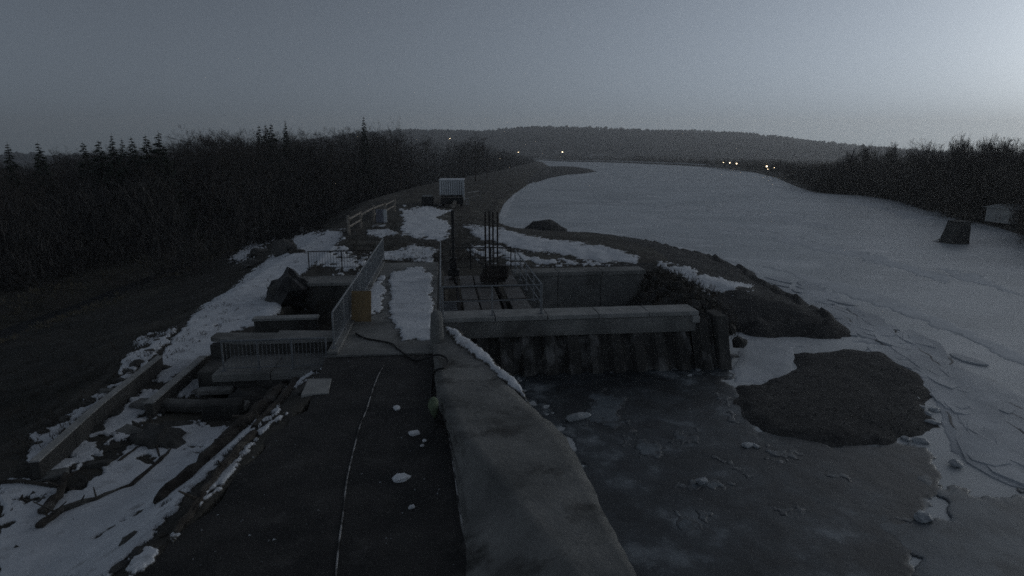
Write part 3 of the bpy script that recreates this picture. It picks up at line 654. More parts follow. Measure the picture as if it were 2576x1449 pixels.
# single tall post beside it
gp = thing('gate_post', at(1142, 700, 0), 'single tall dark steel post beside the left intake railing', 'post')
b = at(1142, 702, 0); r_ = ray(1142, 528); ztop = CAM_H + r_.z * b.y / r_.y
mb = MB(); mb.box((b.x, b.y, ztop / 2 - .1), .13, .15, ztop + .2); mb.build('shaft', 'black_steel', gp, bevel=.01)
mb = MB(); mb.box((b.x, b.y, .04), .42, .42, .06); mb.build('base_plate', 'rusty_steel', gp)
mb = MB(); mb.box((b.x, b.y - .12, .75), .32, .22, .5); mb.build('winch_box', 'black_steel', gp, bevel=.02)
mb = MB(); mb.box((b.x, b.y - .05, .32), .5, .3, .3); mb.build('foot_block', 'black_steel', gp, bevel=.02)
mb = MB(); mb.tube([(b.x - .05, b.y - .25, .8), (b.x - .4, b.y - .25, .8), (b.x - .4, b.y - .42, .8)], .02, 6); mb.build('crank', 'rusty_steel', gp)
# white striped plank lying behind the intake
wp = thing('striped_pole', at(1175, 632, .1), 'pale striped barrier pole lying aslant behind the intake', 'pole')
a, b = at(1176, 627, .12), at(1212, 664, .12)
for k in range(6):
    mb = MB(); mb.tube([a.lerp(b, k / 6), a.lerp(b, (k + 1) / 6)], .07, 6); mb.build('stripe', 'trailer_white' if k % 2 == 0 else 'rusty_steel', wp)

# ------------------------------------------------------------------ railings
bal_cache = {}
def railing(p0, p1, z, h, label, npost, nbal, midrails=(.5,), matn='galvanised', cat='railing', bal=True, group=None, r=.028, mesh_panel=False):
    p0, p1 = Vector(p0), Vector(p1); p0.z = p1.z = z
    rl = thing('railing', p0, label, cat, group)
    key = (h, matn)
    if key not in bal_cache:
        mb = MB(); mb.tube([(0, 0, .08), (0, 0, h)], .008, 5); bal_cache[key] = mb.mesh('baluster', matn)
        mb = MB(); mb.tube([(0, 0, -.05), (0, 0, h)], .028, 7); mb.box((0, 0, .01), .14, .14, .02); bal_cache[key + ('p',)] = mb.mesh('post', matn)
    for i in range(npost):
        link('post', bal_cache[key + ('p',)], rl, p0.lerp(p1, i / (npost - 1)) - p0)
    mb = MB(); mb.tube([p0 + Vector((0, 0, h)), p1 + Vector((0, 0, h))], r, 7); mb.build('top_rail', matn, rl)
    for m_ in midrails:
        mb = MB(); mb.tube([p0 + Vector((0, 0, h * m_)), p1 + Vector((0, 0, h * m_))], .02, 6); mb.build('mid_rail', matn, rl)
    if nbal:
        mb = MB(); mb.tube([p0 + Vector((0, 0, .08)), p1 + Vector((0, 0, .08))], .016, 5); mb.build('bottom_rail', matn, rl)
        for i in range(1, nbal): link('baluster', bal_cache[key], rl, p0.lerp(p1, i / nbal) - p0)
    return rl
railing(L(-2.9, -2.55), L(-2.9, 13.0), .1, 1.05, 'long galvanised railing with close bars along the left of the deck', 9, 110, ())
railing(L(-6.0, -2.45), L(-3.15, -2.45), -.5, .88, 'short barred railing on the sunken outlet ledge', 4, 26, ())
railing(L(-6.4, 11.2), L(-3.2, 11.2), -.1, .9, 'short barred railing across the hollow behind the outlet pier', 3, 24, (), 'rusty_steel')
railing(L(.12, 1.0), L(.12, 12.4), 0, 1.05, 'galvanised railing between the snowy deck and the intake', 7, 0, (.33, .66))
railing(L(.2, .95), L(3.62, .95), 0, 1.05, 'thin front railing on the coping over the basin', 3, 0, (.5,))
railing(L(3.66, .95), L(3.66, 8.9), 0, 1.05, 'galvanised railing along the right side of the intake', 5, 0, (.33, .66))
railing(L(.6, 10.2), L(3.6, 10.2), -.05, 1.05, 'dark mesh railing at the rear of the intake', 4, 22, (.5,), 'black_steel')

# ------------------------------------------------------------------ outlet side (left of the deck)
op = thing('outlet_platform', L(-4.6, -2.5, -1.6), 'concrete outlet ledge stepped below the deck with a dark opening underneath', 'platform')
panels('ledge', op, -6.25, -3.08, -2.75, -1.05, -.72, -.5, 2, 's', 'concrete', pname='ledge_slab')
mb = MB(); mb.lbox(-6.2, -3.09, -2.68, -2.35, -1.05, -.723); mb.build('front_beam', 'concrete_dark', op, bevel=.02)
mb = MB(); mb.lbox(-6.85, -3.09, -1.04, -.75, -1.6, -.153); mb.build('rear_wall', 'concrete_dark', op, bevel=.01)
n = 10
for i in range(2):
    mb = MB(); poly = []
    for k in range(n + 1):
        s_ = -6.95 + 3.85 * (i / 2 + k / n / 2); poly.append((s_, -1.12 + .5 * max(0, (-5.6 - s_) / 1.4) ** 1.6))
    poly += [(poly[-1][0], -.35), (poly[0][0], -.1)]
    mb.prism([tuple(L(*p)[:2]) for p in poly], -.15, -.02 + .004 * i); mb.build('upper_slab', 'concrete', op)
mb = MB(); mb.lbox(-6.8, -6.25, -2.3, -1.05, -1.6, -.56); mb.build('side_wall', 'concrete_dark', op, bevel=.02)
for s_ in (-5.6, -4.2):
    mb = MB(); mb.lbox(s_ - .22, s_ + .22, -2.55, -1.9, -1.75, -1.053); mb.build('pier', 'concrete', op, bevel=.02)
mb = MB(); mb.lbox(-6.6, -5.7, -3.0, -2.69, -1.0, -.85); mb.build('step', 'concrete', op, bevel=.02)
mb = MB(); mb.lbox(-6.3, -3.1, -1.9, -1.75, -1.75, -1.06); mb.build('opening_shade_sheet', 'black_steel', op)  # black sheet added for the shade of the void under the ledge
# pier block further back
pb = thing('outlet_pier', L(-4.6, 7.4, -1.6), 'dark concrete pier block with a pale top beside the left railing', 'pier')
mb = MB(); mb.lbox(-6.1, -3.1, 7.35, 8.8, -1.9, -.153); mb.build('block', 'concrete_dark', pb, bevel=.03, sub=1, rough=.02)
mb = MB(); mb.lbox(-6.2, -3.08, 7.25, 8.9, -.15, .0); mb.build('cap', 'concrete', pb, bevel=.02)
lw = thing('low_wall', L(-5.6, 2.6, -1.6), 'low concrete wall with a pale top across the outlet chamber', 'wall')
mb = MB(); mb.lbox(-6.6, -4.4, 2.5, 2.8, -1.8, -.38); mb.build('body', 'concrete_dark', lw, bevel=.02, sub=1, rough=.02, seed=4)
mb = MB(); mb.lbox(-6.65, -4.35, 2.43, 2.87, -.377, -.28); mb.build('cap', 'concrete_light', lw, bevel=.015)
# pile of dark scrap by the track
def brush_pile(c, rad, n, hgt, seed, name='brushwood', matn='twig', label=None, cat='brush', wdt=.03):
    rs = random.Random(seed); mb = MB()
    for i in range(n):
        a, r_ = rs.random() * 6.28, rad * math.sqrt(rs.random())
        b = c + Vector((math.cos(a) * r_, math.sin(a) * r_, 0)); 
        top = hgt * (1 - (r_ / rad) ** 2) * (.4 + .8 * rs.random()) + .1
        d = Vector((rs.uniform(-1, 1), rs.uniform(-1, 1), rs.uniform(-.2, 1))).normalized()
        p = b + Vector((0, 0, top * rs.random())); q_ = p + d * rs.uniform(.3, .8) * min(1, hgt)
        sd = d.cross(Vector((rs.random(), rs.random(), .3))).normalized() * wdt
        mb.add([p - sd, p + sd, q_ + sd * .3], [(0, 1, 2)])
    return one(name, mb, matn, label, cat)
c = g(722, 762); 
lump('scrap_heap', c + Vector((0, .6, .35)), .95, 'black_steel', 'black tarpaulin covered heap beside the snowy track', 'heap', sq=(1.1, .9, 1.0), seed=5, noisy=.4, sub=3)
lump('scrap_heap', g(695, 760) + Vector((0, .5, .2)), .6, 'concrete_dark', 'lower dark rubble heap left of the black tarpaulin heap', 'heap', sq=(1.1, .9, .9), seed=9, noisy=.5, sub=3)
# plywood board on the railing
bd = thing('plywood_board', at(900, 812, 0), 'yellowish plywood board leaning on the left railing of the deck', 'board')
b0 = at(881, 806, .1); b1 = at(921, 812, .02)
mb = MB(); hgt = 1.02
dv = (b1 - b0); dv.z = 0; dv.normalize(); nv = Vector((-dv.y, dv.x, 0)); wd = .66
base = at(884, 810, .02); pts = []
for z, lean in ((.02, 0), (hgt, .22)):
    for a, k in ((0, 0), (wd, 0), (wd, .022), (0, .022)): pts.append(base + dv * a + nv * (k + lean) + Vector((0, 0, z)))
mb.hexa(pts); mb.build('board', 'plywood', bd)
for a in (.06, wd - .06):
    mb = MB(); q_ = base + dv * a + nv * .03
    mb.tube([q_ + Vector((0, 0, .03)), q_ + nv * .22 + Vector((0, 0, hgt - .04))], .022, 4); mb.build('batten', 'old_timber', bd)
mb = MB(); q_ = base - dv * .12 + nv * .1; mb.box(q_ + Vector((0, 0, .48)), .12, .3, .95, AX); one('black_crate', mb, 'black_steel', 'narrow black box standing behind the plywood board', 'box', bevel=.015)
# hose
def curve_tube(name, pts, r, matn, label, cat, n=6, parent=None):
    pts = [Vector(p) for p in pts]; out = []
    for i in range(len(pts) - 1):
        p0, p1, p2, p3 = pts[max(i - 1, 0)], pts[i], pts[i + 1], pts[min(i + 2, len(pts) - 1)]
        for k in range(8):
            t = k / 8; out.append(.5 * ((2 * p1) + (p2 - p0) * t + (2 * p0 - 5 * p1 + 4 * p2 - p3) * t * t + (3 * p1 - p0 - 3 * p2 + p3) * t ** 3))
    out.append(pts[-1]); mb = MB(); mb.tube(out, r, n)
    return one(name, mb, matn, label, cat, smooth=True)
curve_tube('hose', [at(895, 838, .035), at(918, 850, .035), at(950, 856, .035), at(985, 864, .035), at(1002, 878, .035), at(1018, 890, .0), at(1045, 905, -.02), at(1075, 900, .1), at(1098, 892, .24), at(1120, 898, .27), at(1127, 912, .27), at(1118, 925, .28), at(1098, 930, .24), at(1088, 950, .0), at(1084, 1010, -.01), at(1105, 1050, -.01), at(1128, 1062, .1), at(1140, 1080, .05), at(1120, 1090, -.02)], .027, 'rubber', 'black hose snaking over the deck edge and the wing wall', 'hose')
curve_tube('white_cord', [at(x, y, -.042) for x, y in ((966, 918), (951, 945), (936, 985), (922, 1030), (905, 1072), (890, 1130), (872, 1210), (863, 1290), (852, 1370), (845, 1449), (840, 1520))], .013, 'cord_white', 'thin pale cord lying along the middle of the dark apron', 'cord')
bgp = at(1092, 1052, -.05)
bagm = MB(); bagm.tube([bgp + Vector((.02, 0, 0)), bgp + Vector((.01, 0, .12)), bgp + Vector((-.02, .02, .3)), bgp + Vector((-.01, .03, .42)), bgp + Vector((0, .04, .47))], [.03, .08, .12, .09, .03], 9)
one('green_bag', bagm, 'bag_green', 'small olive green bag hanging against the wing wall', 'bag', smooth=True, rough=.02)
for i, (x, y, r_, lab) in enumerate([(1008, 1203, .13, 'largest snow lump on the dark apron'), (997, 1026, .085, 'wedge of snow near the top of the apron'), (1042, 1090, .10, 'flat snow scrap beside the hose coil'), (1068, 1108, .045, 'tiny snow crumb by the wing wall foot'),
        (1036, 1275, .05, 'small snow crumb in the middle of the apron'), (815, 932, .09, 'snow lump on the ledge corner left of the apron'), (1062, 1120, .04, 'smallest snow crumb near the green bag')]):
    lump('snow_lump', at(x, y, -.03) if i != 5 else g(x, y, .05), r_, 'snow_lump', lab, 'snow lump', None, (1.2, .9, .6), seed=i + 2)
def pebbles(name, pts, lo, hi, matn, seed):
    rs = random.Random(seed); V = []; Fc = []
    for p in pts:
        r_ = lo + (hi - lo) * rs.random() ** 2.5; n = len(V)
        for dx, dy, dz in ((1, 0, 0), (-.5, .87, 0), (-.5, -.87, 0), (0, 0, .8)):
            V.append((p[0] + dx * r_ * rs.uniform(.7, 1.4), p[1] + dy * r_ * rs.uniform(.7, 1.4), p[2] + dz * r_ * rs.uniform(.5, 1.1) - r_ * .15))
        Fc += [(n, n + 1, n + 3), (n + 1, n + 2, n + 3), (n + 2, n, n + 3)]
    me = bpy.data.meshes.new(name); me.from_pydata(V, [], Fc); me.materials.append(M[matn]); me.update(); return tag(link(name, me), kind='stuff')
prs = random.Random(12)
pebbles('grit', [at(prs.uniform(420, 1100), prs.uniform(900, 1449), -.05) for _ in range(900)], .006, .03, 'stone', 1) if False else None
pp = []
while len(pp) < 900:
    x, y = prs.uniform(430, 1150), prs.uniform(905, 1449)
    if x > 735 - (y - 1040) * .98 and x < 1085 + (y - 900) * .12: pp.append(at(x, y, -.05))
pebbles('grit', pp, .008, .04, 'stone', 1)
pebbles('snow_crumbs', [p for p in pp if prs.random() < .09], .008, .035, 'ice_chunk', 2)
xs_ = np.array([prs.uniform(1780, 2360) for _ in range(5000)]); ys_ = np.array([prs.uniform(640, 1130) for _ in range(5000)])
Xs_, Ys_ = gray(xs_, ys_); Zs_ = H(Xs_, Ys_)
pebbles('shingle', [(a, b, c) for a, b, c in zip(Xs_.tolist(), Ys_.tolist(), Zs_.tolist()) if c > -1.98], .012, .06, 'stone', 3)
xs_ = np.array([prs.uniform(40, 640) for _ in range(2600)]); ys_ = np.array([prs.uniform(820, 1440) for _ in range(2600)])
kp = (xs_ < 560 - (ys_ - 880) * .95) & (xs_ > 330 - (ys_ - 880) * 1.25); xs_, ys_ = xs_[kp], ys_[kp]
Xs_, Ys_ = gray(xs_, ys_); pebbles('rubble', list(zip(Xs_.tolist(), Ys_.tolist(), H(Xs_, Ys_).tolist())), .03, .16, 'stone', 4)
# ------------------------------------------------------------------ yard
def wall_line(pts, z0, z1, th, name, label, matn, lit_top_mat, cat='wall'):
    t_ = thing(name, Vector((pts[0][0], pts[0][1], z0)), label, cat)
    n = len(pts) - 1
    for i in range(n):
        a, b = Vector((*pts[i], 0)), Vector((*pts[i + 1], 0)); d = (b - a).normalized(); nv = Vector((-d.y, d.x, 0)) * th / 2
        e = d * .008
        mb = MB(); mb.hexa([p + Vector((0, 0, z0)) for p in (a + e - nv, b - e - nv, b - e + nv, a + e + nv)] + [p + Vector((0, 0, z1 + .01 * (i % 2))) for p in (a + e - nv, b - e - nv, b - e + nv, a + e + nv)])
        mb.build('wall_section', [matn], t_, bevel=.015)
        mb = MB(); nv2 = nv * 1.15; mb.hexa([p + Vector((0, 0, z1 + .013)) for p in (a + e - nv2, b - e - nv2, b - e + nv2, a + e + nv2)] + [p + Vector((0, 0, z1 + .05)) for p in (a + e - nv2, b - e - nv2, b - e + nv2, a + e + nv2)])
        mb.build('lit_top_strip', lit_top_mat, t_)  # lit wall top painted in as a paler strip over the darker sides
    return t_
def chain(px, z, n):
    out = []
    P_ = [at(x, y, z) for x, y in px]
    for a, b in zip(P_[:-1], P_[1:]):
        for k in range(n): out.append(tuple(a.lerp(b, k / n)[:2]))
    out.append(tuple(P_[-1][:2])); return out
wall_line(chain([(402, 893), (250, 1012), (85, 1158)], -.62, 2), -2.3, -.68, .16, 'yard_wall', 'long thin yard wall at the top of the left slope, pale along its top edge', 'concrete_dark', 'concrete_light')
wall_line(chain([(512, 893), (372, 1012)], -.72, 2), -2.2, -.78, .2, 'yard_wall', 'shorter thin yard wall between the snow strips', 'concrete_dark', 'concrete_light')
# fallen beam with supports
fb = thing('fallen_beam', at(480, 1030, -1.3), 'thick concrete beam lying across the yard in front of the outlet', 'beam')
a, b = at(335, 1008, -.95), at(622, 1003, -.85)
d = (b - a); d.z = 0; ln = d.length; mb = MB(); mb.box((a + b) / 2 - Vector((0, 0, .17)), ln, .42, .26, math.atan2(d.y, d.x)); mb.build('beam', 'concrete', fb, bevel=.06, sub=3, rough=.05)
mb = MB(); c = at(565, 1045, -1.2); mb.box(c + Vector((0, 0, -.05)), .95, .5, .9, AX); mb.build('support_block', 'concrete_dark', fb, bevel=.03, sub=1, rough=.03)
mb = MB(); c = at(375, 1055, -1.3); mb.box(c + Vector((.1, .2, -.1)), .5, .5, .7, .3); mb.build('support_block', 'concrete_dark', fb, bevel=.03, sub=1, rough=.05)
c = g(385, 1120); lump('rubble_heap', c + Vector((0, .2, -.05)), .62, 'concrete_dark', 'dark rubble under the left end of the fallen beam', 'rubble', None, (1.5, .8, .55), 7, noisy=.5, sub=3)
c = g(640, 1010); lump('rubble_heap', c + Vector((-.2, .1, -.1)), .7, 'concrete_dark', 'dark rubble under the outlet opening', 'rubble', None, (1.2, .8, .6), 8, noisy=.5, sub=3)
sb = thing('concrete_slab', at(795, 975, -.1), 'clean pale concrete slab lying at the apron corner', 'slab')
cs = [at(757, 992, -.02), at(826, 988, -.02), at(834, 951, -.02), at(775, 952, -.02)]
mb = MB(); mb.hexa([p - Vector((0, 0, .14)) for p in cs] + cs); mb.build('slab', 'concrete_light', sb, bevel=.01)
mb = MB(); a = at(752, 985, -.06); mb.box(a + Vector((.05, .25, -.08)), .25, .6, .16, -.5); mb.build('broken_edge', 'concrete_dark', sb, bevel=.02)
def log(pts, r, label, matn='old_timber', name='log', stubs=3, seed=0):
    t_ = thing(name, pts[0], label, 'log'); rs = random.Random(seed)
    dense = []
    for a, b in zip(pts[:-1], pts[1:]):
        for k in range(4): dense.append(Vector(a).lerp(Vector(b), k / 4) + mn.noise_vector(Vector(a) * 2 + Vector((k, seed, 0))) * r * .5)
    dense.append(Vector(pts[-1])); rad = [r * (1 - .5 * i / len(dense)) * (1 + .25 * mn.noise(p * 3)) for i, p in enumerate(dense)]
    mb = MB(); mb.tube(dense, rad, 8); mb.build('stem', matn, t_)
    for k in range(stubs):
        i = rs.randrange(1, len(dense) - 1); p = dense[i]; q_ = p + Vector((rs.uniform(-.4, .4), rs.uniform(-.4, .4), rs.uniform(.05, .3)))
        mb = MB(); mb.tube([p, q_], [r * .35, r * .12], 5); mb.build('branch_stub', matn, t_)
    return t_
G = lambda *a: [g(x, y, dz) for x, y, dz in a]
log(G((738, 950, .05), (690, 1010, .08), (620, 1075, .12), (540, 1150, .12), (470, 1215, .1), (405, 1268, .05)), .25, 'long weathered log along the edge of the dark apron', stubs=5, seed=1)
log(G((745, 962, .02), (700, 1018, .05), (640, 1080, .03)), .15, 'thinner log lying against the upper end of the long weathered log', stubs=2, seed=2)
log(G((640, 1095, .03), (560, 1185, .06), (500, 1262, .04), (440, 1345, .02)), .11, 'thin crooked log below the long weathered log on the apron rim', stubs=4, seed=3)
log(G((102, 1335, .1), (160, 1290, .1), (245, 1262, .07), (330, 1228, .06), (400, 1165, .05), (438, 1128, .03)), .075, 'dark crooked branch curving across the yard snow', stubs=5, seed=4)
log(G((110, 1300, .1), (150, 1260, .15), (168, 1215, .2)), .11, 'short black stump leaning in the yard snow', stubs=2, seed=5)
log(G((2, 1222, .1), (60, 1222, .12), (188, 1238, .05)), .05, 'straight plank-like pole at the left edge of the yard', stubs=0, seed=6)
log(G((28, 1290, .02), (70, 1235, .03)), .04, 'short stick pointing down the yard snow', stubs=1, seed=7)
log(G((380, 1072, .25), (392, 1120, .15), (405, 1165, .0)), .035, 'thin upright stick leaning on the fallen beam', stubs=0, seed=8)
log(G((300, 1165, .05), (345, 1132, .06), (370, 1120, .03)), .04, 'bent stick beside the rubble in the yard', stubs=1, seed=9)
log(G((560, 930, .0), (600, 905, .1)), .05, 'dark timber stub below the outlet ledge', stubs=1, seed=10)
for i in range(26):
    x, y = rnd.uniform(20, 640), rnd.uniform(1090, 1430)
    if x > 690 - (y - 1090) * .95: continue
    lump('clod', g(x, y, .02), rnd.uniform(.03, .09), 'soil', 'dark clod showing through the yard snow', 'clod', 'dark clods in the yard', (1.4, .9, .6), seed=i, sub=1)
for i, (x, y, r_) in enumerate([(345, 915, .32), (375, 885, .26), (395, 858, .22), (300, 960, .3), (255, 985, .24), (320, 935, .2), (110, 1092, .3), (95, 1120, .22), (165, 1055, .25), (330, 1360, .25), (355, 1395, .22), (300, 1430, .2)]):
    lump('boulder', g(x, y, .0), r_ * .62, 'stone', 'rough dark boulder along the ragged rim of the left slope' if i < 9 else 'dark clod of earth at the apron corner nearest the camera', 'boulder', 'boulders along the left rim' if i < 9 else 'earth clods at the apron corner', (1.2, .9, .7), seed=i + 60)
for i, (x, y, sx, sy, rz) in enumerate([(300, 985, .9, .35, .5), (270, 1045, .7, .4, .2), (215, 1095, .8, .3, .7), (330, 1090, .6, .35, -.3), (445, 1075, .7, .3, .4), (480, 955, .8, .35, .9), (525, 985, .9, .3, .1), (660, 985, .6, .3, .6), (250, 1170, .5, .3, .1), (130, 1200, .6, .25, .3), (575, 1110, .5, .3, .8), (420, 925, .6, .3, .8)]):
    mb = MB(); c = g(x, y, .02); mb.box((0, 0, 0), sx, sy, .14, rz, rnd.uniform(-.2, .2), rnd.uniform(-.2, .2)); mm = mb.mesh('concrete_fragment', 'concrete' if i % 3 == 0 else 'concrete_dark', bevel=.02, sub=1, rough=.04, seed=i)
    tag(link('concrete_fragment', mm, None, c), 'broken concrete piece half buried in the yard', 'concrete piece', 'broken concrete in the yard')
# ------------------------------------------------------------------ things beside the track
def barrel(px, py, hpx, wpx, label):
    b = g(px, py); k = b.y / 1535; h = hpx * k; r_ = wpx * k / 2
    t_ = thing('concrete_ring', b, label, 'concrete ring')
    for i in range(3):
        mb = MB(); z0, z1 = h * i / 3 + .004, h * (i + 1) / 3 - .004
        mb.tube([b + Vector((0, 0, z0)), b + Vector((0, 0, z0 + .03)), b + Vector((0, 0, z1 - .03)), b + Vector((0, 0, z1))], [r_ * .94, r_, r_, r_ * .94], 14)
        mb.build('ring_section', 'concrete_light', t_)
barrel(642, 602, 28, 22, 'taller of the two pale concrete rings beside the track')
barrel(676, 598, 20, 14, 'smaller pale concrete ring next to the taller one')
lump('boulder', g(712, 640) + Vector((0, .3, .3)), .85, 'stone', 'large dark boulder standing in the snowy track', 'boulder', None, (.9, 1, .95), 71, noisy=.4, sub=3)
lump('boulder', g(745, 637) + Vector((0, .2, .05)), .4, 'old_timber', 'low brown clod beside the large dark boulder', 'boulder', None, (1.4, 1, .5), 72, noisy=.5, sub=3)
lump('boulder', g(648, 640) + Vector((0, .3, .1)), .7, 'stone', 'flat dark boulder left of the large one', 'boulder', None, (1.3, 1, .5), 73, noisy=.5, sub=3)
lump('boulder', g(700, 592) + Vector((0, .3, .2)), .9, 'stone', 'grey mound of rubble behind the concrete rings', 'boulder', None, (1.7, 1, .45), 74, noisy=.4, sub=3)
lump('boulder', g(630, 670) + Vector((0, .3, .05)), .7, 'stone', 'dark boulder half buried on the outer rim of the track', 'boulder', None, (1.2, 1, .5), 75, noisy=.5, sub=3)
mb = MB(); c = g(764, 584); mb.box(c + Vector((0, 0, .25)), .6, .5, .5, .2); one('pale_block', mb, 'concrete_light', 'small pale block on the far rim of the track', 'block', bevel=.03)
# wooden fence
wf = thing('wooden_fence', g(878, 590), 'broken wooden rail fence beside the snowy track', 'fence')
fp = [(878, 590), (908, 572), (940, 556), (968, 543), (992, 532)]
F0 = [g(x, y) for x, y in fp]
for i, p in enumerate(F0):
    mb = MB(); mb.tube([p - Vector((0, 0, .2)), p + Vector((.03 * i, 0, 1.4 - .1 * (i % 2)))], .10, 7); mb.build('post', 'fence_wood', wf)
for i in range(len(F0) - 1):
    for z in (.55, 1.1):
        if i == 1 and z < 1: continue
        a, b = F0[i] + Vector((0, -.08, z - .1 * (i % 2))), F0[i + 1] + Vector((0, -.08, z + .05)); mb = MB(); mb.tube([a, b], .075, 6); mb.build('rail', 'fence_wood', wf)
# pale ribbed panel
rpn = thing('ribbed_panel', g(960, 560), 'pale lilac ribbed panel leaning upright by the wooden fence', 'panel')
b = g(946, 560); c = g(972, 560); k = b.y / 1535; hh = 33 * k
mb = MB(); mb.box((b + c) / 2 + Vector((0, .15, hh / 2)), (c - b).length, .05, hh); mb.build('backing', 'panel_lilac', rpn)
for i in range(6):
    mb = MB(); mb.box(b.lerp(c, (i + .5) / 7) + Vector((0, .08, hh / 2)), .07, .09, hh); mb.build('rib', 'panel_lilac', rpn)
mb = MB(); mb.box(c + Vector((-.08, .05, hh / 2)), .28, .12, hh); mb.build('end_post', 'trailer_trim', rpn, bevel=.01)
# ------------------------------------------------------------------ site trailer
b = g(1134, 521); k = b.y / 1535.
st_ = thing('site_trailer', b, 'white ribbed site trailer on dark wheels standing on the dike crest', 'trailer')
W_, Hh, Dp = 60 * k, 36 * k, 4.6; zb = 30 * k; cx, cy = b.x, b.y + Dp / 2
ra = AX * .6
def tb(x, y, z, sx, sy, sz, name, matn, bev=0, par=None):
    mb = MB(); mb.box(Vector((cx, cy, b.z)) + Vector((x * math.cos(ra) - y * math.sin(ra), x * math.sin(ra) + y * math.cos(ra), z)), sx, sy, sz, ra); return mb.build(name, matn, par or st_, bevel=bev)
body = tb(0, 0, zb + Hh / 2, W_, Dp, Hh, 'body', 'trailer_white', .02)
for i in range(11): tb(-W_ / 2 + W_ * (i + .5) / 11, -Dp / 2 - .05, zb + Hh / 2, .12, .1, Hh - .16, 'rib', 'trailer_trim', 0, body)
tb(0, 0, zb + Hh + .05, W_ + .16, Dp + .16, .1, 'roof', 'trailer_trim', .03)
tb(-W_ / 2 + .05, -Dp / 2 - .05, zb + Hh / 2, .12, .06, Hh, 'corner_post', 'trailer_trim')
tb(W_ / 2 - .06, -Dp / 2 - .05, zb + Hh / 2 - .1, .14, .08, Hh + .2, 'corner_post', 'trailer_trim')
tb(0, 0, zb - .12, W_ - .3, Dp - .1, .2, 'chassis', 'black_steel')
for x in (-W_ / 2 + .35, W_ / 2 - .35):
    for y in (-Dp / 2 + .9, Dp / 2 - .9):
        c = Vector((cx, cy, b.z)) + Vector((x * math.cos(ra) - y * math.sin(ra), x * math.sin(ra) + y * math.cos(ra), .45))
        ax_ = Vector((math.cos(ra), math.sin(ra), 0)); mb = MB(); mb.tube([c - ax_ * .13, c + ax_ * .13], .45, 16); wo = mb.build('wheel', 'rubber', st_)
        mb = MB(); mb.tube([c - ax_ * .15, c + ax_ * .15], .2, 10); mb.build('rim', 'rusty_steel', wo)
tb(0, -Dp / 2 + .5, .72, W_ - .2, .7, .75, 'front_bogie', 'black_steel', .03)
tb(-.2, -Dp / 2 - .55, .55, .12, 1.3, .12, 'drawbar', 'rusty_steel')
tb(W_ / 2 + .04, -Dp / 2 - .5, zb + Hh * .3, .06, .85, Hh + .5, 'open_door', 'trailer_trim')
for i in range(3): tb(W_ / 2 + .35, -Dp / 2 + .8, .3 + i * .32, .5, .7, .05, 'step', 'galvanised')
mb = MB(); p = at(1140, 520, b.z + .2); q_ = at(1152, 504, b.z + 1.1)
bl = thing('barrier_board', g(1140, 523), 'pale board leaning against the trailer drawbar', 'board')
mb = MB(); p = g(1139, 523, .1); mb.box(p + Vector((.15, 0, .35)), .4, .06, .9, 0, 0, .45); mb.build('board', 'fence_wood', bl)
railing(g(1170, 512) + Vector((0, 4, 0)), g(1205, 510) + Vector((0, 4, 0)), g(1190, 512).z, 1.3, 'greyish rail beside the right end of the site trailer', 3, 0, (.5,))
# crate with a pale lid left of the trailer
ck = g(1075, 518); cr_ = thing('covered_crate', ck, 'dark crate with a pale lid left of the site trailer', 'crate')
mb = MB(); mb.box(ck + Vector((0, .5, .55)), 1.3, 1.0, 1.1); mb.build('body', 'black_steel', cr_, bevel=.02)
mb = MB(); mb.box(ck + Vector((0, .5, 1.17)), 1.15, 1.1, .14); mb.build('lid', 'concrete_light', cr_, bevel=.02)
# ------------------------------------------------------------------ block in the river
pl = thing('river_block', at(2415, 617, -2), 'lone dark tapered concrete block standing in the frozen river', 'block')
b = at(2415, 614, -2); k = b.y / 1535; w0, w1, hh = 52 * k, 36 * k, 54 * k
mb = MB(); bt = [(-w0 / 2, -.8), (w0 / 2, -.8), (w0 / 2, .8), (-w0 / 2, .8)]; tp = [(-w1 / 2 + .22, -.6), (w0 / 2 - .02, -.6), (w0 / 2 - .02, .6), (-w1 / 2 + .22, .6)]
mb.hexa([b + Vector((x, y + .8, -.3)) for x, y in bt] + [b + Vector((x, y + .8, hh)) for x, y in tp]); mb.build('shaft', 'concrete_dark', pl, bevel=.06, sub=2, rough=.05)
mb = MB(); mb.hexa([b + Vector((x * 1.02, y + .8, hh + .005)) for x, y in tp] + [b + Vector((x * 1.0, y * 1.0 + .8, hh + .1)) for x, y in tp]); mb.build('cap', 'concrete_dark', pl, bevel=.02)
snow_ring = sheet('snow_patch', [(2340, 603), (2395, 600), (2405, 610), (2360, 612)], 'snow', surf=-2.0, amp=3, nsc=2, seed=33, th=.05)
if snow_ring: tag(snow_ring, 'faint snow drift on the ice left of the river block', 'snow')
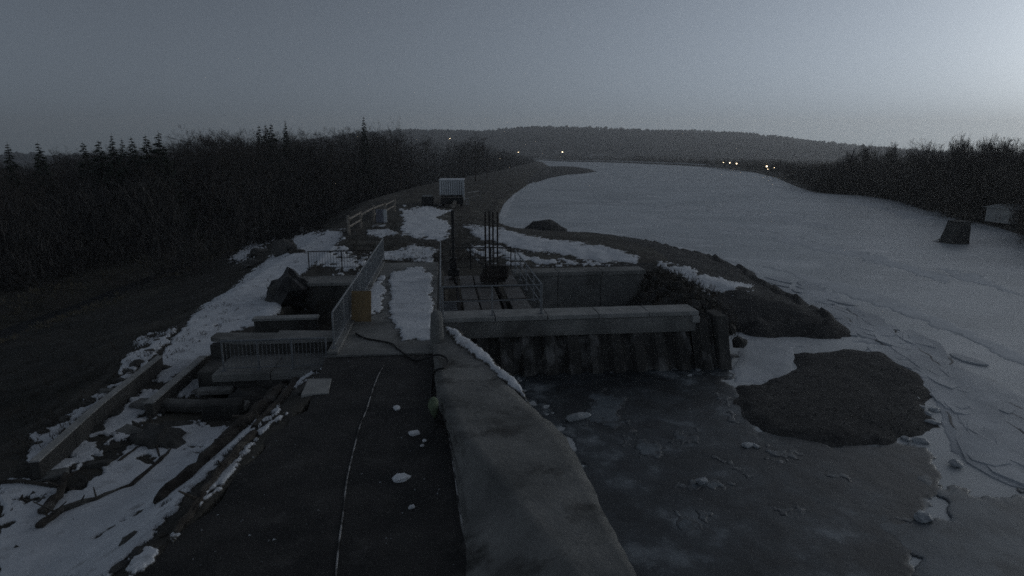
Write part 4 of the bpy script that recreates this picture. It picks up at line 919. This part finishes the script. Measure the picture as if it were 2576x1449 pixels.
# ------------------------------------------------------------------ trees
def bare_tree_mesh(seed, h=10.0, up=.45, spread=1.0, dens=1.0, twm='twig', tw=.022):
    rs = random.Random(seed); tr = MB(); cr = MB()
    def grow(p, d, ln, r, lvl):
        n = 5 if lvl == 0 else (3 if lvl < 3 else 2); pts = [p]; q_ = p.copy(); dd = d.copy()
        for i in range(n):
            dd = (dd + Vector((rs.uniform(-1, 1), rs.uniform(-1, 1), rs.uniform(-.4, 1) * up)) * (.10 if lvl == 0 else .24)).normalized()
            q_ = q_ + dd * ln / n; pts.append(q_.copy())
        rad = [r * (1 - .8 * i / n) for i in range(n + 1)]
        if lvl == 0: tr.tube(pts, rad, 7)
        elif lvl == 1: cr.tube(pts, rad, 5, cap=False)
        elif lvl == 2: cr.tube(pts, rad, 3, cap=False)
        else:
            for a, b in zip(pts[:-1], pts[1:]):
                sd = (b - a).cross(Vector((rs.random() - .5, rs.random() - .5, rs.random() - .5))).normalized() * max(r, tw) * .5
                cr.add([a - sd, a + sd, b + sd * .4, b - sd * .4], [(0, 1, 2, 3)])
        if lvl >= 4: return
        cnt = {0: int(13 * dens), 1: 6, 2: 5, 3: 4}[lvl]
        for c in range(cnt):
            f = rs.uniform(.22 if lvl == 0 else .25, 1.0) if lvl else .2 + .8 * (c + rs.random()) / cnt
            i = min(int(f * n), n - 1); b = pts[i].lerp(pts[i + 1], f * n - i)
            a = rs.random() * 6.283; out = Vector((math.cos(a), math.sin(a), 0))
            ax_ = (pts[i + 1] - pts[i]).normalized()
            nd = (ax_ * rs.uniform(.45, .9) + (out - ax_ * out.dot(ax_)) * rs.uniform(.5, 1.0) * spread + Vector((0, 0, up * .6))).normalized()
            l2 = ln * ((.52 - .25 * f) if lvl == 0 else rs.uniform(.38, .6)); grow(b, nd, max(l2, .3), max(r * (1 - .7 * f) * .55, .008), lvl + 1)
    grow(Vector((0, 0, -.2)), Vector((rs.uniform(-.08, .08), rs.uniform(-.08, .08), 1)), h * .92, h * .017, 0)
    for m_ in (tr, cr):
        zm = max(v[2] for v in cr.v) if m_ is tr else zm
    k = h / max(zm, .1)
    for m_ in (tr, cr): m_.v = [(a * k, b * k, c * k) for a, b, c in m_.v]
    return tr.mesh('trunk', 'bark'), cr.mesh('crown', twm)
def spruce_mesh(seed, h=12.0, wr=.17):
    rs = random.Random(seed); tr = MB(); cr = MB()
    tr.tube([(0, 0, -.3), (0, 0, h * .5), (0, 0, h)], [h * .014, h * .009, .01], 6)
    z = h * .06
    while z < h * .985:
        f = z / h; L_ = h * wr * (1 - f) ** .8 * rs.uniform(.75, 1.15) + .08; nb = max(5, int(10 * (1 - f) + 4))
        for i in range(nb):
            a = rs.random() * 6.283; l_ = L_ * rs.uniform(.7, 1.15); dr = rs.uniform(.15, .4)
            d = Vector((math.cos(a), math.sin(a), 0)); s_ = Vector((-d.y, d.x, 0))
            p0 = Vector((0, 0, z + rs.uniform(-.1, .1))); p1 = p0 + d * l_ * .6 - Vector((0, 0, l_ * dr * .5)); p2 = p0 + d * l_ - Vector((0, 0, l_ * dr * .7))
            wd = l_ * .2 + .05
            cr.add([p0, p1 + s_ * wd, p2, p1 - s_ * wd, p1 - Vector((0, 0, wd * 1.3)), p1 + s_ * wd * 1.4 - Vector((0, 0, wd)) + d * wd, p1 - s_ * wd * 1.4 - Vector((0, 0, wd)) + d * wd],
                   [(0, 1, 2, 3), (0, 4, 2), (0, 1, 5), (0, 6, 3), (1, 5, 2), (3, 2, 6)])
        z += h * .022 + .05 * rs.random()
    return tr.mesh('trunk', 'bark'), cr.mesh('crown', 'needles')
BARE = [bare_tree_mesh(100 + i, 10, .45 + .1 * (i % 3), 1.0 + .15 * (i % 2), 1.0) for i in range(6)]
POLE = [bare_tree_mesh(200 + i, 10, 1.1, .55, 1.1) for i in range(5)]
ROUND = [bare_tree_mesh(300 + i, 10, .25, 1.35, 1.15) for i in range(3)]
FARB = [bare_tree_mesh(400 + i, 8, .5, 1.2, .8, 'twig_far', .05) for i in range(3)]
SPR = [spruce_mesh(500 + i, 12, .15 + .02 * i) for i in range(4)]
trng = random.Random(77)
def tree(meshes, X, Y, zb, h, nat, label, group, name, wide=1.0):
    t_ = thing(name, (X, Y, zb), label, 'tree', group); s_ = h / nat
    t_.rotation_euler = (0, 0, trng.random() * 6.28); t_.scale = (s_ * wide, s_ * wide, s_)
    for nm, m_ in zip(('trunk', 'crown'), meshes): link(nm, m_, t_)
    return t_
def top_tree(meshes, x, y, Yd, nat, label, group, name, wide=1.0):
    r_ = ray(x, y); k = Yd / r_.y; X, zt = r_.x * k, CAM_H + r_.z * k; zb = h1(X, Yd)
    return tree(meshes, X, Yd, zb, max(zt - zb, 2.0), nat, label, group, name, wide)
SPL = [(17, 368, 72, 'spruce at the far left end of the wood, partly cut by the picture edge'), (94, 366, 74, 'lone spruce second from the left, sky on both sides'), (207, 366, 85, 'low spruce tip left of the row of spruces'), (246, 362, 80, 'small spruce just left of the tall pair in the row'),
       (279, 347, 78, 'tall broad spruce at the left of the spruce row'), (329, 353, 82, 'pointed spruce in the middle of the spruce row'), (364, 348, 80, 'narrow spruce second from the right in the row'), (397, 340, 78, 'tallest spruce at the right end of the row'),
       (305, 358, 88, 'blunt spruce between the tall and the pointed one'), (650, 324, 110, 'left one of three close spruce tips above the wood'), (667, 322, 112, 'middle one of three close spruce tips above the wood'), (681, 320, 110, 'right one of three close spruce tips above the wood'), (717, 311, 115, 'slender spruce spire standing clear above the wood'), (914, 301, 125, 'thin spire of a half bare spruce beside the tall leafless trees')]
for i, (x, y, Yd, lab) in enumerate(SPL):
    top_tree(SPR[i % 4], x, y - 12, Yd * .9, 12, lab, 'spruces of the left wood', 'spruce_tree', .8 if i > 11 else (1.25 if i < 9 else 1.0))
BRL = [(500, 322, 105, ROUND[0], 'round leafless tree standing high right of the spruce row', 1.0), (432, 330, 100, BARE[0], 'pale thin leafless tree just right of the tallest spruce', .8), (596, 326, 108, BARE[1], 'leafless tree left of the three close spruce tips', .8), (935, 307, 128, BARE[2], 'tall leafless tree beside the thin spire', .8),
       (1000, 297, 130, ROUND[1], 'highest round leafless crown above the wood against the hill', .8), (1195, 334, 150, ROUND[2], 'dense dark crown of the rightmost big tree behind the trailer', 1.0), (1165, 350, 150, ROUND[0], 'leafless tree on the left shoulder of the dense dark crown', .9), (545, 338, 100, BARE[3], 'leafless tree right of the high round one', .8), (160, 374, 95, BARE[4], 'thin leafless tree between the two leftmost spruces and the row', .9), (1225, 362, 160, BARE[5], 'leafless tree on the right shoulder of the dense dark crown', .9)]
for x, y, Yd, ms, lab, wd in BRL: top_tree(ms, x, y - 10, Yd * .92, 10, lab, 'leafless skyline trees of the left wood', 'leafless_tree', wd)
tlx = [-400, 0, 60, 120, 250, 400, 450, 540, 600, 800, 900, 1000, 1060, 1110, 1200, 1250, 1320, 1366]; tly = [380, 396, 408, 386, 362, 354, 340, 322, 320, 316, 312, 312, 330, 338, 346, 366, 385, 400]
cnt = 0; tries = 0
while cnt < 150 and tries < 4000:
    tries += 1
    x = trng.uniform(-250, 1345); Yd = trng.choice([trng.uniform(48, 90), trng.uniform(70, 140), trng.uniform(120, 300)])
    if x > 1150: Yd = trng.uniform(130, 560)
    X = (x - CX) / F * Yd / math.cos(PITCH) * .98; s_, t_ = ST(X, Yd)
    XL = float(np.interp(t_, [-60, 0, 35, 58, 96, 208, 680], [-9.4, -9.9, -9.2, -9, -4, 22, 115]))
    if s_ > XL - (9 if Yd < 90 else 5) or (abs(s_ + 25 - .06 * (t_ - 28)) < 4 and Yd < 75): continue
    y = float(np.interp(x, tlx, tly)) + abs(trng.gauss(0, 7)) + (trng.uniform(0, 26) if Yd < 75 else 0)
    o = top_tree(trng.choice(BARE + ROUND[:2]), x, y, Yd, 10, 'leafless tree in the dark mass of the left wood', 'trees in the mass of the left wood', 'leafless_tree', 1.0 + .25 * trng.random())
    cnt += 1
# right bank
RTX = [2050, 2100, 2130, 2190, 2250, 2320, 2370, 2420, 2440, 2480, 2530, 2576, 2760]; RTY = [412, 396, 374, 350, 344, 340, 350, 336, 332, 336, 342, 345, 345]
BX = [2050, 2100, 2180, 2250, 2330, 2420, 2500, 2580, 2700, 2800]; BYp = [at(x, y, -2)[1] for x, y in [(2050, 484), (2100, 488), (2180, 492), (2250, 501), (2330, 522), (2420, 549), (2500, 570), (2580, 593), (2700, 640), (2800, 680)]]
for x, y, lab in [(2405, 326, 'left one of two tall thin shoots above the right bank wood'), (2430, 330, 'right one of two tall thin shoots above the right bank wood'), (2478, 332, 'single tall thin shoot right of the pair on the right bank'), (2330, 348, 'leafless tree rising over the middle of the right bank wood'), (2205, 362, 'slim leafless tree at the left shoulder of the right bank wood'), (2260, 352, 'leafless tree with upright twigs left of the middle tree'), (2540, 350, 'tall leafless tree near the right picture edge')]:
    Yd = float(np.interp(x, BX, BYp)) + 14; top_tree(POLE[trng.randrange(5)], x, y, Yd, 10, lab, 'tall shoots over the right bank', 'leafless_tree', .8)
for i in range(78):
    x = trng.uniform(2055, 2790); Yd = float(np.interp(x, BX, BYp)) + trng.uniform(14 if 2470 < x < 2660 else 3, 34)
    y = float(np.interp(x, RTX, RTY)) + abs(trng.gauss(0, 9)) + trng.choice([0, 0, 18, 40])
    top_tree(trng.choice(POLE + BARE[:3]), x, y, Yd, 10, 'leafless tree in the dense wood on the right bank', 'trees of the right bank wood', 'leafless_tree', 1.0 + .3 * trng.random())
# far bank
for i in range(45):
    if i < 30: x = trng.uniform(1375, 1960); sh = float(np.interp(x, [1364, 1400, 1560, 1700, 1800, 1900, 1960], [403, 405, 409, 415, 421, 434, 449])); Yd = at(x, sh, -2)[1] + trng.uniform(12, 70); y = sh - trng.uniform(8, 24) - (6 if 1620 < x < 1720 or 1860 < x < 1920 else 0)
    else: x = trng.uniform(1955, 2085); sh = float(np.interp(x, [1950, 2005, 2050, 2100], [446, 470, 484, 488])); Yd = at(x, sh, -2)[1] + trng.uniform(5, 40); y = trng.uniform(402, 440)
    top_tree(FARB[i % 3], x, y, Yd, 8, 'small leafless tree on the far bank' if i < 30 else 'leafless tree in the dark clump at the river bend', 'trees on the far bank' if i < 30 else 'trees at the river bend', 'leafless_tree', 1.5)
# brush (uncountable): under the woods and on the banks
def brush(name, pts, hts, matn, per, wd, seed, kind='stuff', upb=.5):
    rs = random.Random(seed); V = []; Fc = []
    for (X, Y), hgt in zip(pts, hts):
        zb = h1(X, Y)
        for i in range(per):
            a = rs.random() * 6.28; r_ = hgt * .45 * rs.random()
            p = Vector((X + math.cos(a) * r_, Y + math.sin(a) * r_, zb + (hgt - min(hgt * .4, 1.3)) * rs.random() ** 1.15 - .1))
            d = Vector((rs.uniform(-1, 1), rs.uniform(-1, 1), rs.uniform(0, 1.4) + upb)).normalized() * min(hgt * rs.uniform(.25, .5), rs.uniform(.7, 1.9))
            sd = Vector((rs.uniform(-1, 1), rs.uniform(-1, 1), rs.uniform(-.3, .3))).normalized() * wd
            n = len(V); V += [tuple(p - sd), tuple(p + sd), tuple(p + d)]; Fc.append((n, n + 1, n + 2))
    me = bpy.data.meshes.new(name); me.from_pydata(V, [], Fc); me.materials.append(M[matn]); me.update()
    return tag(link(name, me), kind=kind)
br = random.Random(9); pts = []; hts = []
while len(pts) < 2300:
    Yd = br.choice([br.uniform(42, 75), br.uniform(60, 130), br.uniform(100, 380)]); x = br.uniform(-400, 1372); X = (x - CX) / F * Yd; s_, t_ = ST(X, Yd)
    XL = float(np.interp(t_, [-60, 0, 35, 58, 96, 208, 680], [-9.4, -9.9, -9.2, -9, -4, 22, 115]))
    if s_ > XL - (10 if Yd < 60 else 2.5) or abs(s_ + 25 - .06 * (t_ - 28)) < 4: continue
    r_ = ray(x, float(np.interp(x, tlx, tly))); full = CAM_H + r_.z * Yd / r_.y - h1(X, Yd)
    pts.append((X, Yd)); hts.append(full * br.uniform(.3, .82) if s_ < XL - 9 else br.uniform(.7, 1.8))
for i in range(1700):
    x = br.uniform(-420, 1240); Yd = br.uniform(75, 150); X = (x - CX) / F * Yd; s_, t_ = ST(X, Yd)
    XL = float(np.interp(t_, [-60, 0, 35, 58, 96, 208, 680], [-9.4, -9.9, -9.2, -9, -4, 22, 115]))
    if s_ > XL - 8: continue
    r_ = ray(x, float(np.interp(x, tlx, tly))); full = CAM_H + r_.z * Yd / r_.y - h1(X, Yd)
    pts.append((X, Yd)); hts.append(full * br.uniform(.55, .97))
for i in range(900):
    t_ = br.uniform(75, 560); XL = float(np.interp(t_, [-60, 0, 35, 58, 96, 208, 680], [-9.4, -9.9, -9.2, -9, -4, 22, 115])); s_ = XL - br.uniform(3, 34)
    p = L(s_, t_); x = CX + F * p.x / p.y * math.cos(PITCH) * 1.02
    r_ = ray(x, float(np.interp(x, tlx, tly))); full = CAM_H + r_.z * p.y / r_.y - h1(p.x, p.y)
    pts.append((p.x, p.y)); hts.append(full * br.uniform(.4, .95))
brush('undergrowth', pts, hts, 'wood_twigs', 72, .045, 1)
pts = []; hts = []
for i in range(900):
    x = br.uniform(2050, 2800); Yd = float(np.interp(x, BX, BYp)) + br.uniform(9 if 2490 < x < 2640 else .5, 26); r_ = ray(x, float(np.interp(x, RTX, RTY))); X = r_.x * Yd / r_.y; dd = Yd - float(np.interp(x, BX, BYp)); full = CAM_H + r_.z * Yd / r_.y - h1(X, Yd); pts.append((X, Yd)); hts.append(full * br.uniform(.25, .85) * min(1, .25 + dd / 8))
brush('undergrowth', pts, hts, 'brushwood', 85, .042, 2)
pts = []; hts = []
for i in range(500):
    x = br.uniform(1380, 2070); sh = float(np.interp(x, [1364, 1400, 1560, 1700, 1800, 1900, 1950, 2005, 2080], [403, 405, 409, 415, 421, 434, 446, 470, 487])); Yd = at(x, sh, -2)[1] + br.uniform(3, 60)
    pts.append(((x - CX) / F * Yd, Yd)); hts.append(br.uniform(2, 6))
brush('undergrowth', pts, hts, 'brushwood', 30, .12, 3)
# dry grass on dike crest, embankment and left slope
pts = []; hts = []; cand = []
for i in range(5200):
    if i < 2200:
        x, y = br.uniform(0, 900), br.uniform(600, 1150)
        if x > 870 - (y - 575) * 1.25: continue
    elif i < 3600:
        x, y = br.uniform(1150, 1390), br.uniform(420, 600)
        if x > 1262 and y > 545: continue
        if y < 520 and x > 1255 + (540 - y) * 1.05: continue
    else:
        x, y = br.uniform(850, 1200), br.uniform(545, 660)
        if 1000 < x < 1135 and y < 608: continue
    cand.append((x, y))
cand = np.array(cand); CXY = gray(cand[:, 0], cand[:, 1])
for X, Y in zip(CXY[0].tolist(), CXY[1].tolist()):
    if h1(X, Y) < -1.95 and X > 0: continue
    s_, t_ = ST(X, Y)
    if -3.3 < s_ < .2 and t_ < 12.5: continue
    if abs(s_ + 25 - .06 * (t_ - 28)) < 2.2: continue
    pts.append((X, Y)); hts.append(br.uniform(.18, .42))
brush('dry_grass', pts, hts, 'brushwood', 12, .012, 4)
pts = [tuple(L(br.uniform(9.3, 11.8), br.uniform(1.8, 9.8))[:2]) for _ in range(170)]
def riprap_z(p):
    s_, t_ = ST(*p); return -2.1 + 1.7 * min(1, max(0, (s_ - 9.0) / 1.3)) * min(1, max(.25, (t_ - .2) / 4))
_h1 = h1
h1 = lambda x, y: max(_h1(x, y), riprap_z((x, y)))
brush('bank_scrub', pts, [br.uniform(.3, .8) for _ in pts], 'brushwood', 26, .016, 6)
h1 = _h1
pts = []; hts = []
for x, y, r_ in ((725, 735, 1.1), (700, 755, .7), (760, 770, .6), (712, 620, .5), (650, 640, .5)):
    c = g(x, y)
    for k in range(26): pts.append((c.x + br.gauss(0, r_ * .4), c.y + .5 + br.gauss(0, r_ * .4))); hts.append(br.uniform(.3, .9) * r_)
brush('bank_scrub', pts, hts, 'wood_twigs', 24, .014, 7)
pts = []; hts = []
for i in range(1500):
    t_ = br.uniform(-5, 60); c_ = -25.0 + .06 * (t_ - 28); sd = br.choice([-1, 1]); s_ = c_ + sd * br.uniform(2.0, 4.6)
    if fbm(np.array([s_]), np.array([t_]), 7.0, 140, 3)[0] < .0: continue
    p = L(s_, t_); pts.append((p.x, p.y)); hts.append(br.uniform(.25, .55))
brush('dry_grass', pts, hts, 'dry_grass', 16, .02, 8)
# dark brook in the ditch
mb = MB(); ns = 40
vs_ = []
for k in range(ns + 1):
    t_ = -5 + 95 * k / ns; c_ = -25.0 + .06 * (t_ - 28)
    vs_ += [L(c_ - 1.5, t_, -5.0), L(c_ + 1.5, t_, -5.0)]
mb.add(vs_, [(2 * k, 2 * k + 1, 2 * k + 3, 2 * k + 2) for k in range(ns)])
one('brook', mb, 'stream_ice', kind='structure')

# ------------------------------------------------------------------ hills far behind
hx = [-900, 0, 400, 700, 900, 1020, 1100, 1200, 1300, 1420, 1560, 1700, 1800, 1870, 1960, 2080, 2180, 2300, 2576, 3400]
hy = [398, 396, 392, 360, 332, 322, 321, 323, 317, 314, 319, 323, 326, 329, 339, 353, 364, 374, 384, 392]
NTH, NRH = 420, 26; mb = MB(); HV = []
Yn, Yf = 1050.0, 1750.0
for j in range(NRH):
    f = j / (NRH - 1); Yd = Yn + (Yf - Yn) * f
    for i in range(NTH):
        x = -900 + 4300 * i / (NTH - 1); r_ = ray(x, float(np.interp(x, hx, hy))); k = Yf * .92 / r_.y; zt = CAM_H + r_.z * k
        prof = math.sin(min(f / .88, 1) * math.pi / 2) ** 1.3 if f < .9 else 1 - .25 * (f - .9) / .1
        X = r_.x * Yd / r_.y; HV.append((X, Yd, -1.5 + (max(zt, 2) + 1.5 - 10) * prof + 5 * mn.noise(Vector((X * .01, Yd * .01, 0)))))
mb.add(HV, [(j * NTH + i, j * NTH + i + 1, (j + 1) * NTH + i + 1, (j + 1) * NTH + i) for j in range(NRH - 1) for i in range(NTH - 1)])
one('hills', mb, 'hill_wood', kind='structure', smooth=True)
mb = MB(); hr = random.Random(3)
for n_ in range(16000):
    j, i = int(hr.random() ** .8 * (NRH - 2)), hr.randrange(NTH); p = Vector(HV[j * NTH + i]) + Vector((0, 0, 5 * mn.noise(Vector((i * .13, j * .4, 0))))) + Vector((hr.uniform(-6, 6), hr.uniform(-14, 14), -2))
    h_, r_ = hr.uniform(6, 12) * (.8 + .5 * abs(mn.noise(p * .02))), hr.uniform(3, 5.5); a0 = hr.random()
    ring = [p + Vector((math.cos(a0 + a * 1.2566) * r_ * hr.uniform(.7, 1.2), math.sin(a0 + a * 1.2566) * r_, h_ * hr.uniform(.5, .8))) for a in range(5)]
    mb.add([p] + ring + [p + Vector((hr.uniform(-1, 1), 0, h_))], [(0, 1 + (a + 1) % 5, 1 + a) for a in range(5)] + [(6, 1 + a, 1 + (a + 1) % 5) for a in range(5)])
tag(one('hill_forest', mb, 'hill_wood', kind='stuff'))
# far bank dike strip: thin snow line on its shoulder
mb = MB(); vs_ = []
sh_px = [(1366, 404), (1400, 405), (1560, 409), (1700, 415), (1800, 421), (1900, 434)]
C_ = [at(x, y, -2) for x, y in sh_px]
for p in C_: vs_ += [(p.x, p.y + 8, -1.15 + .3), (p.x, p.y + 22, -.75 + .3)]
mb.add(vs_, [(2 * k, 2 * k + 2, 2 * k + 3, 2 * k + 1) for k in range(len(C_) - 1)])
one('far_path', mb, 'shelf_ice', kind='structure')
# ------------------------------------------------------------------ far houses and lamps
def house(x, y, Yd, wd, hh, label, roof='roof_dark', wallm='house_wall'):
    r_ = ray(x, y); k = Yd / r_.y; X = r_.x * k; zb = CAM_H + r_.z * k - hh
    t_ = thing('far_house', (X, Yd, zb), label, 'house'); dp = wd * .6
    mb = MB(); mb.box((X, Yd, zb + hh * .3 - 6), wd, dp, hh * .6 + 12); mb.build('wall', wallm, t_)
    mb = MB(); z0 = zb + hh * .602
    mb.add([(X - wd * .54, Yd - dp * .56, z0), (X + wd * .54, Yd - dp * .56, z0), (X + wd * .54, Yd + dp * .56, z0), (X - wd * .54, Yd + dp * .56, z0), (X - wd * .54, Yd, zb + hh), (X + wd * .54, Yd, zb + hh)],
           [(0, 1, 5, 4), (2, 3, 4, 5), (0, 4, 3), (1, 2, 5), (3, 2, 1, 0)]); mb.build('roof', roof, t_)
    for i in range(3):
        mb = MB(); mb.box((X + wd * (-.3 + .3 * i), Yd - dp / 2 - .05, zb + hh * .32), wd * .1, .1, hh * .22); mb.build('window', 'glass_dark', t_)
house(1495, 482, 900, 1, 1, 'x') if False else None
house(1506, 387, 950, 26, 7, 'low pale building under the wooded hill', 'concrete_light')
house(1345, 391, 800, 14, 7, 'small pale house among the far bank trees left of the brightest lamp', 'roof_dark')
house(1935, 424, 300, 7, 4, 'small pale house beside the lamps at the river bend')
house(2083, 441, 210, 9, 2.4, 'pale low roof in the gap between the bend trees and the right bank wood', 'concrete_light')
r_ = ray(2556, 530); Yd = 64.5; Xs = r_.x * Yd / r_.y; zs = h1(Xs, Yd)
sh = thing('pale_shed', (Xs, Yd, zs), 'pale grey shed half hidden in the right bank wood', 'shed')
mb = MB(); mb.box((Xs + 1.2, Yd, zs + .75), 6.0, 3.5, 1.5); mb.build('wall', 'house_wall', sh, bevel=.03)
mb = MB(); mb.add([(Xs - 2.1, Yd - 2, zs + 1.5), (Xs + 4.5, Yd - 2, zs + 1.5), (Xs + 4.5, Yd + 2, zs + 1.5), (Xs - 2.1, Yd + 2, zs + 1.5), (Xs - 2.1, Yd, zs + 1.95), (Xs + 4.5, Yd, zs + 1.95)], [(0, 1, 5, 4), (2, 3, 4, 5), (0, 4, 3), (1, 2, 5), (3, 2, 1, 0)]); mb.build('roof', 'concrete_light', sh)
mb = MB(); mb.box((Xs - .6, Yd - 1.78, zs + .7), .8, .08, 1.35); mb.build('door', 'old_timber', sh)
LAMPS = [(1415, 382, 760, .6, 'brightest lamp on the far bank'), (1304, 382, 800, .45, 'lamp over the left end of the far bank'), (1258, 398, 560, .35, 'small lamp low among the dike trees'), (1132, 348, 1050, .5, 'faint lamp high on the wooded hillside'), (1820, 408, 330, .16, 'left one of a close pair of lamps at the bend'), (1836, 409, 315, .24, 'right one of a close pair of lamps at the bend'), (1853, 411, 295, .26, 'lamp right of the close pair at the bend'), (1929, 418, 212, .22, 'bright lamp beside the bend houses'), (1932, 425, 211, .10, 'lower lamp under the bright one at the bend'), (1948, 421, 200, .08, 'faint lamp right of the bright one at the bend')]
for x, y, Yd, rr_, lab in LAMPS:
    d_ = ray(x, y); k = Yd / d_.y; X, z = d_.x * k, CAM_H + d_.z * k; zb = min(h1(X, Yd), z - 5) if Yd < 1000 else z - 6
    t_ = thing('street_lamp', (X, Yd, zb), lab, 'lamp', 'lamps on the far bank')
    mb = MB(); mb.tube([(X + .3, Yd + .4, zb), (X + .3, Yd + .4, z + .3)], .09, 6); mb.build('pole', 'black_steel', t_)
    mb = MB(); mb.tube([(X, Yd, z - rr_ * .8), (X, Yd, z - rr_ * .4), (X, Yd, z + rr_ * .4), (X, Yd, z + rr_ * .8)], [rr_ * .4, rr_, rr_, rr_ * .4], 10); mb.build('lamp_head', 'lamp_light', t_)
    mb = MB(); mb.tube([(X, Yd, z + rr_ * .82), (X, Yd, z + rr_)], [rr_ * 1.1, rr_ * .3], 10); mb.build('lamp_hood', 'black_steel', t_)
# ------------------------------------------------------------------ haze
mb = MB(); mb.box((0, 1250, 75 - 8), 5600, 3000, 166)
hz = mb.build('haze', [], None); tag(hz, kind='stuff')
hm = bpy.data.materials.new('haze'); hm.use_nodes = True; n = hm.node_tree
n.nodes.remove(n.nodes['Principled BSDF']); pv = n.nodes.new('ShaderNodeVolumePrincipled')
pv.inputs['Color'].default_value = (.97, .985, 1, 1); pv.inputs['Density'].default_value = .00052; pv.inputs['Density Attribute'].default_value = ''; pv.inputs['Temperature Attribute'].default_value = ''; pv.inputs['Anisotropy'].default_value = .45
n.links.new(pv.outputs[0], n.nodes['Material Output'].inputs['Volume']); hz.data.materials.append(hm)
